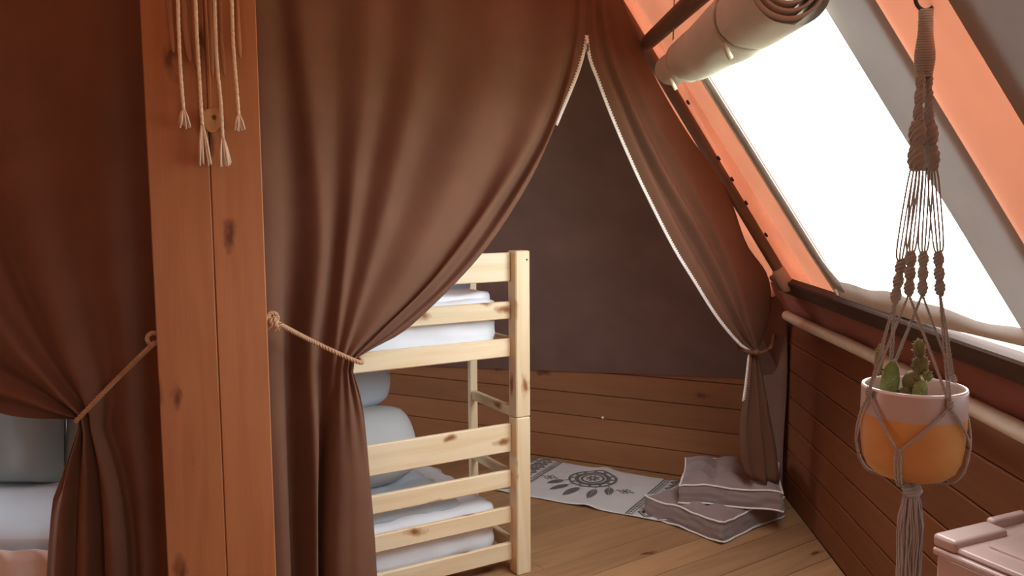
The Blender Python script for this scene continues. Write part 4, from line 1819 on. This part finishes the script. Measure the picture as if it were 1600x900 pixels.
# column order 0: left, 1: front-left, 2: back, 3: right
links = [(0, 1), (0, 2), (1, 1), (1, 0), (2, 2), (2, 3), (3, 0), (3, 3)]
for ci, ji in links:
    mb = MB()
    e_ = rim_pt(joins[ji], joinz[ji])
    s0_ = colend[ci]
    sd = (e_ - s0_).cross(Z).normalized()
    for o_ in (-1, 1):
        mid = s0_.lerp(e_, .55) + V(mid_x, 0, 0) if False else s0_.lerp(e_, .5) + sd * .0022 * o_
        mb.rope([s0_ + sd * .001 * o_, mid, e_ + sd * .0018 * o_], .0021, strands=2, pitch=.012, seg=5, step=.004)
    # stray fibres
    rq = random.Random(ci * 7 + ji)
    for q_ in range(26):
        t = rq.random()
        p = s0_.lerp(e_, t)
        mb.tube([p, p + V(rq.uniform(-1, 1), rq.uniform(-1, 1), rq.uniform(-1, 1)).normalized() * rq.uniform(.003, .008)], .00035, 3, cap=False)
    mb.build('cord_pair', M['macrame'], hg)
for ji, (a_, z_) in enumerate(zip(joins, joinz)):
    mb = knotted(rim_pt(a_, z_ + .007, R1 - .0005), rim_pt(a_, z_ - .008, R1 + .001), .0062, 1, seed=ji)
    mb.build('join_knot', M['macrame'], hg)
# Y meeting points lower on the pot
ys = [-PI / 2 - .68, -PI / 2 + .98, PI / 2 - .35, -PI - .5 + .0]
yz = [PBz + .066, PBz + .062, PBz + .066, PBz + .05]
pairs = [(0, 0), (1, 0), (0, 1), (3, 1), (3, 2), (2, 2), (2, 3), (1, 3)]


def arc(a0, z0, a1, z1, n_=10):
    while a1 - a0 > PI:
        a1 -= 2 * PI
    while a1 - a0 < -PI:
        a1 += 2 * PI
    return [rim_pt(a0 + (a1 - a0) * k / n_, z0 + (z1 - z0) * k / n_, R1) for k in range(n_ + 1)]


for ji, yi in pairs:
    mb = MB()
    for o_ in (-.0022, .0022):
        mb.rope(arc(joins[ji] + o_ * 8, joinz[ji] - .006, ys[yi] + o_ * 3, yz[yi]), .0024, strands=2, pitch=.012, seg=5, step=.004)
    mb.build('cord_pair', M['macrame'], hg)
botz = PBz - .006
for yi, (a_, z_) in enumerate(zip(ys, yz)):
    mb = MB()
    for o_ in (-.05, 0, .05):
        pts = [rim_pt(a_ + o_ * .6, z_ + .004)]
        for rr_, zz in ((1.0, .075), (.985, .055), (.945, .03), (.86, .012), (.70, -.002)):
            if PBz + zz < z_:
                pts.append(rim_pt(a_ + o_, PBz + zz, rr_ * pot_r + .006))
        pts.append(rim_pt(a_, botz - .004, .30 * pot_r))
        pts.append(V(wpt(1418, 760).x, AXC.y - .01, botz - .012))
        mb.rope(spline(pts, 5), .0028, strands=2, pitch=.012, seg=5, step=.005)
    mb.build('under_cords', M['macrame'], hg)
# gathering knot and tassel under the pot
gk = V(wpt(1421, 760).x, AXC.y - .01, botz - .012)
mb = knotted(gk + Z * .004, gk - Z * .018, .016, 1)
mb.build('gathering_knot', M['macrame'], hg)
mb = MB()
rq = random.Random(77)
for q_ in range(64):
    a_ = rq.uniform(0, 2 * PI)
    rad = math.sqrt(rq.random())
    dx, dy = math.cos(a_) * rad, math.sin(a_) * rad
    L = rq.uniform(.17, .235)
    pts = []
    for i in range(12):
        t = i / 11
        sw = .012 + .010 * min(1, t * 4) - .002 * t
        pts.append(gk + V(dx * sw + .0012 * math.sin(t * 14 + q_), dy * sw + .0012 * math.cos(t * 12 + q_ * 2), -.012 - L * t))
    mb.tube(pts, .0017, 5)
o = mb.build('tassel', M['macrame'], hg)
o['kind'] = 'stuff'
# hook on the tent pole above
mb = MB()
htop = FA(3.045, 1.17, .03)
mb.tube(spline([rg + Z * .022 + V(0, .004, 0), rg + Z * .045, htop + FN * .0, htop - FN * .02], 6), .003, 8)
mb.build('hook', M['metal'], hg)

# ================================================================== COOL BOX AND STOOL (lower right)
KX = V(.91, .41, 0).normalized()
KY = V(.41, -.91, 0).normalized()         # towards the viewer
kc = at_y(1456, 856, 2.0)                  # nearest-left upper corner of the body
box = thing('cool_box', 'pale pink plastic cool box with a hinged lid, lower right', 'cool box', V(kc.x + .15, kc.y, .36))
CW, CDp = .34, .42
ztop = kc.z


def kp(a, b, z):
    return V(kc.x, kc.y, 0) + KX * a + KY * b + Z * z


def rbox(a0, a1, b0, b1, z0, z1, bev=.012):
    mb = MB()
    c = kp((a0 + a1) / 2, (b0 + b1) / 2, (z0 + z1) / 2)
    ed = bev

    def fn(x, y, z):
        l = V(x * (a1 - a0) / 2, y * (b1 - b0) / 2, z * (z1 - z0) / 2)
        hx = ((a1 - a0) / 2, (b1 - b0) / 2, (z1 - z0) / 2)
        q_ = V(*[max(-(hx[i] - ed), min(hx[i] - ed, l[i])) for i in range(3)])
        d_ = l - q_
        if d_.length > 1e-7:
            d_ = d_.normalized() * max(abs(d_.x), abs(d_.y), abs(d_.z))
        p = q_ + d_
        return c + KX * p.x + KY * p.y + Z * p.z
    # grid lines concentrated at the rounded edges
    hx = ((a1 - a0) / 2, (b1 - b0) / 2, (z1 - z0) / 2)

    def fn2(x, y, z):
        def rm(t, h):
            s_ = 1 if t >= 0 else -1
            t = abs(t)
            k_ = 1 - ed / h
            return s_ * (t / .5 * k_ if t <= .5 else k_ + (t - .5) / .5 * (1 - k_))
        return fn(rm(x, hx[0]), rm(y, hx[1]), rm(z, hx[2]))
    mb.cube_deform(15, fn2)
    return mb


rbox(.006, CW, .006, CDp, .36, ztop - .008, .014).build('body', M['plastic'], box)
rbox(0, CW + .006, 0, CDp + .006, ztop - .016, ztop + .004, .007).build('rim', M['plastic'], box)
lid = rbox(.012, CW - .004, .012, CDp - .004, ztop + .004, ztop + .02, .008).build('lid', M['plastic'], box)
rbox(.085, CW - .03, .085, CDp - .03, ztop + .012, ztop + .026, .01).build('lid_panel', M['plastic'], lid)
rbox(.004, .20, -.004, .062, ztop + .004, ztop + .038, .011).build('handle', M['plastic'], box)
rbox(.20, CW + .004, -.004, .022, ztop + .004, ztop + .046, .009).build('hinge_ridge', M['plastic'], box)
stl = thing('stool', 'low wooden stool under the pale cool box', 'stool', kp(CW / 2, CDp / 2, 0))
mb = MB()
mb.box(kp(CW / 2, CDp / 2, .34), (KX, KY, Z), (CW + .02, CDp + .04, .036), bev=.006)
mb.build('seat', M['stool'], stl)
for a in (.03, CW - .03):
    for b in (.03, CDp - .03):
        mb = MB()
        mb.box(kp(a, b, .161), (Z, KX, KY), (.322, .04, .04), bev=.004)
        mb.build('leg', M['stool'], stl)

for o in bpy.data.objects:
    if '_o' in o:
        del o['_o']
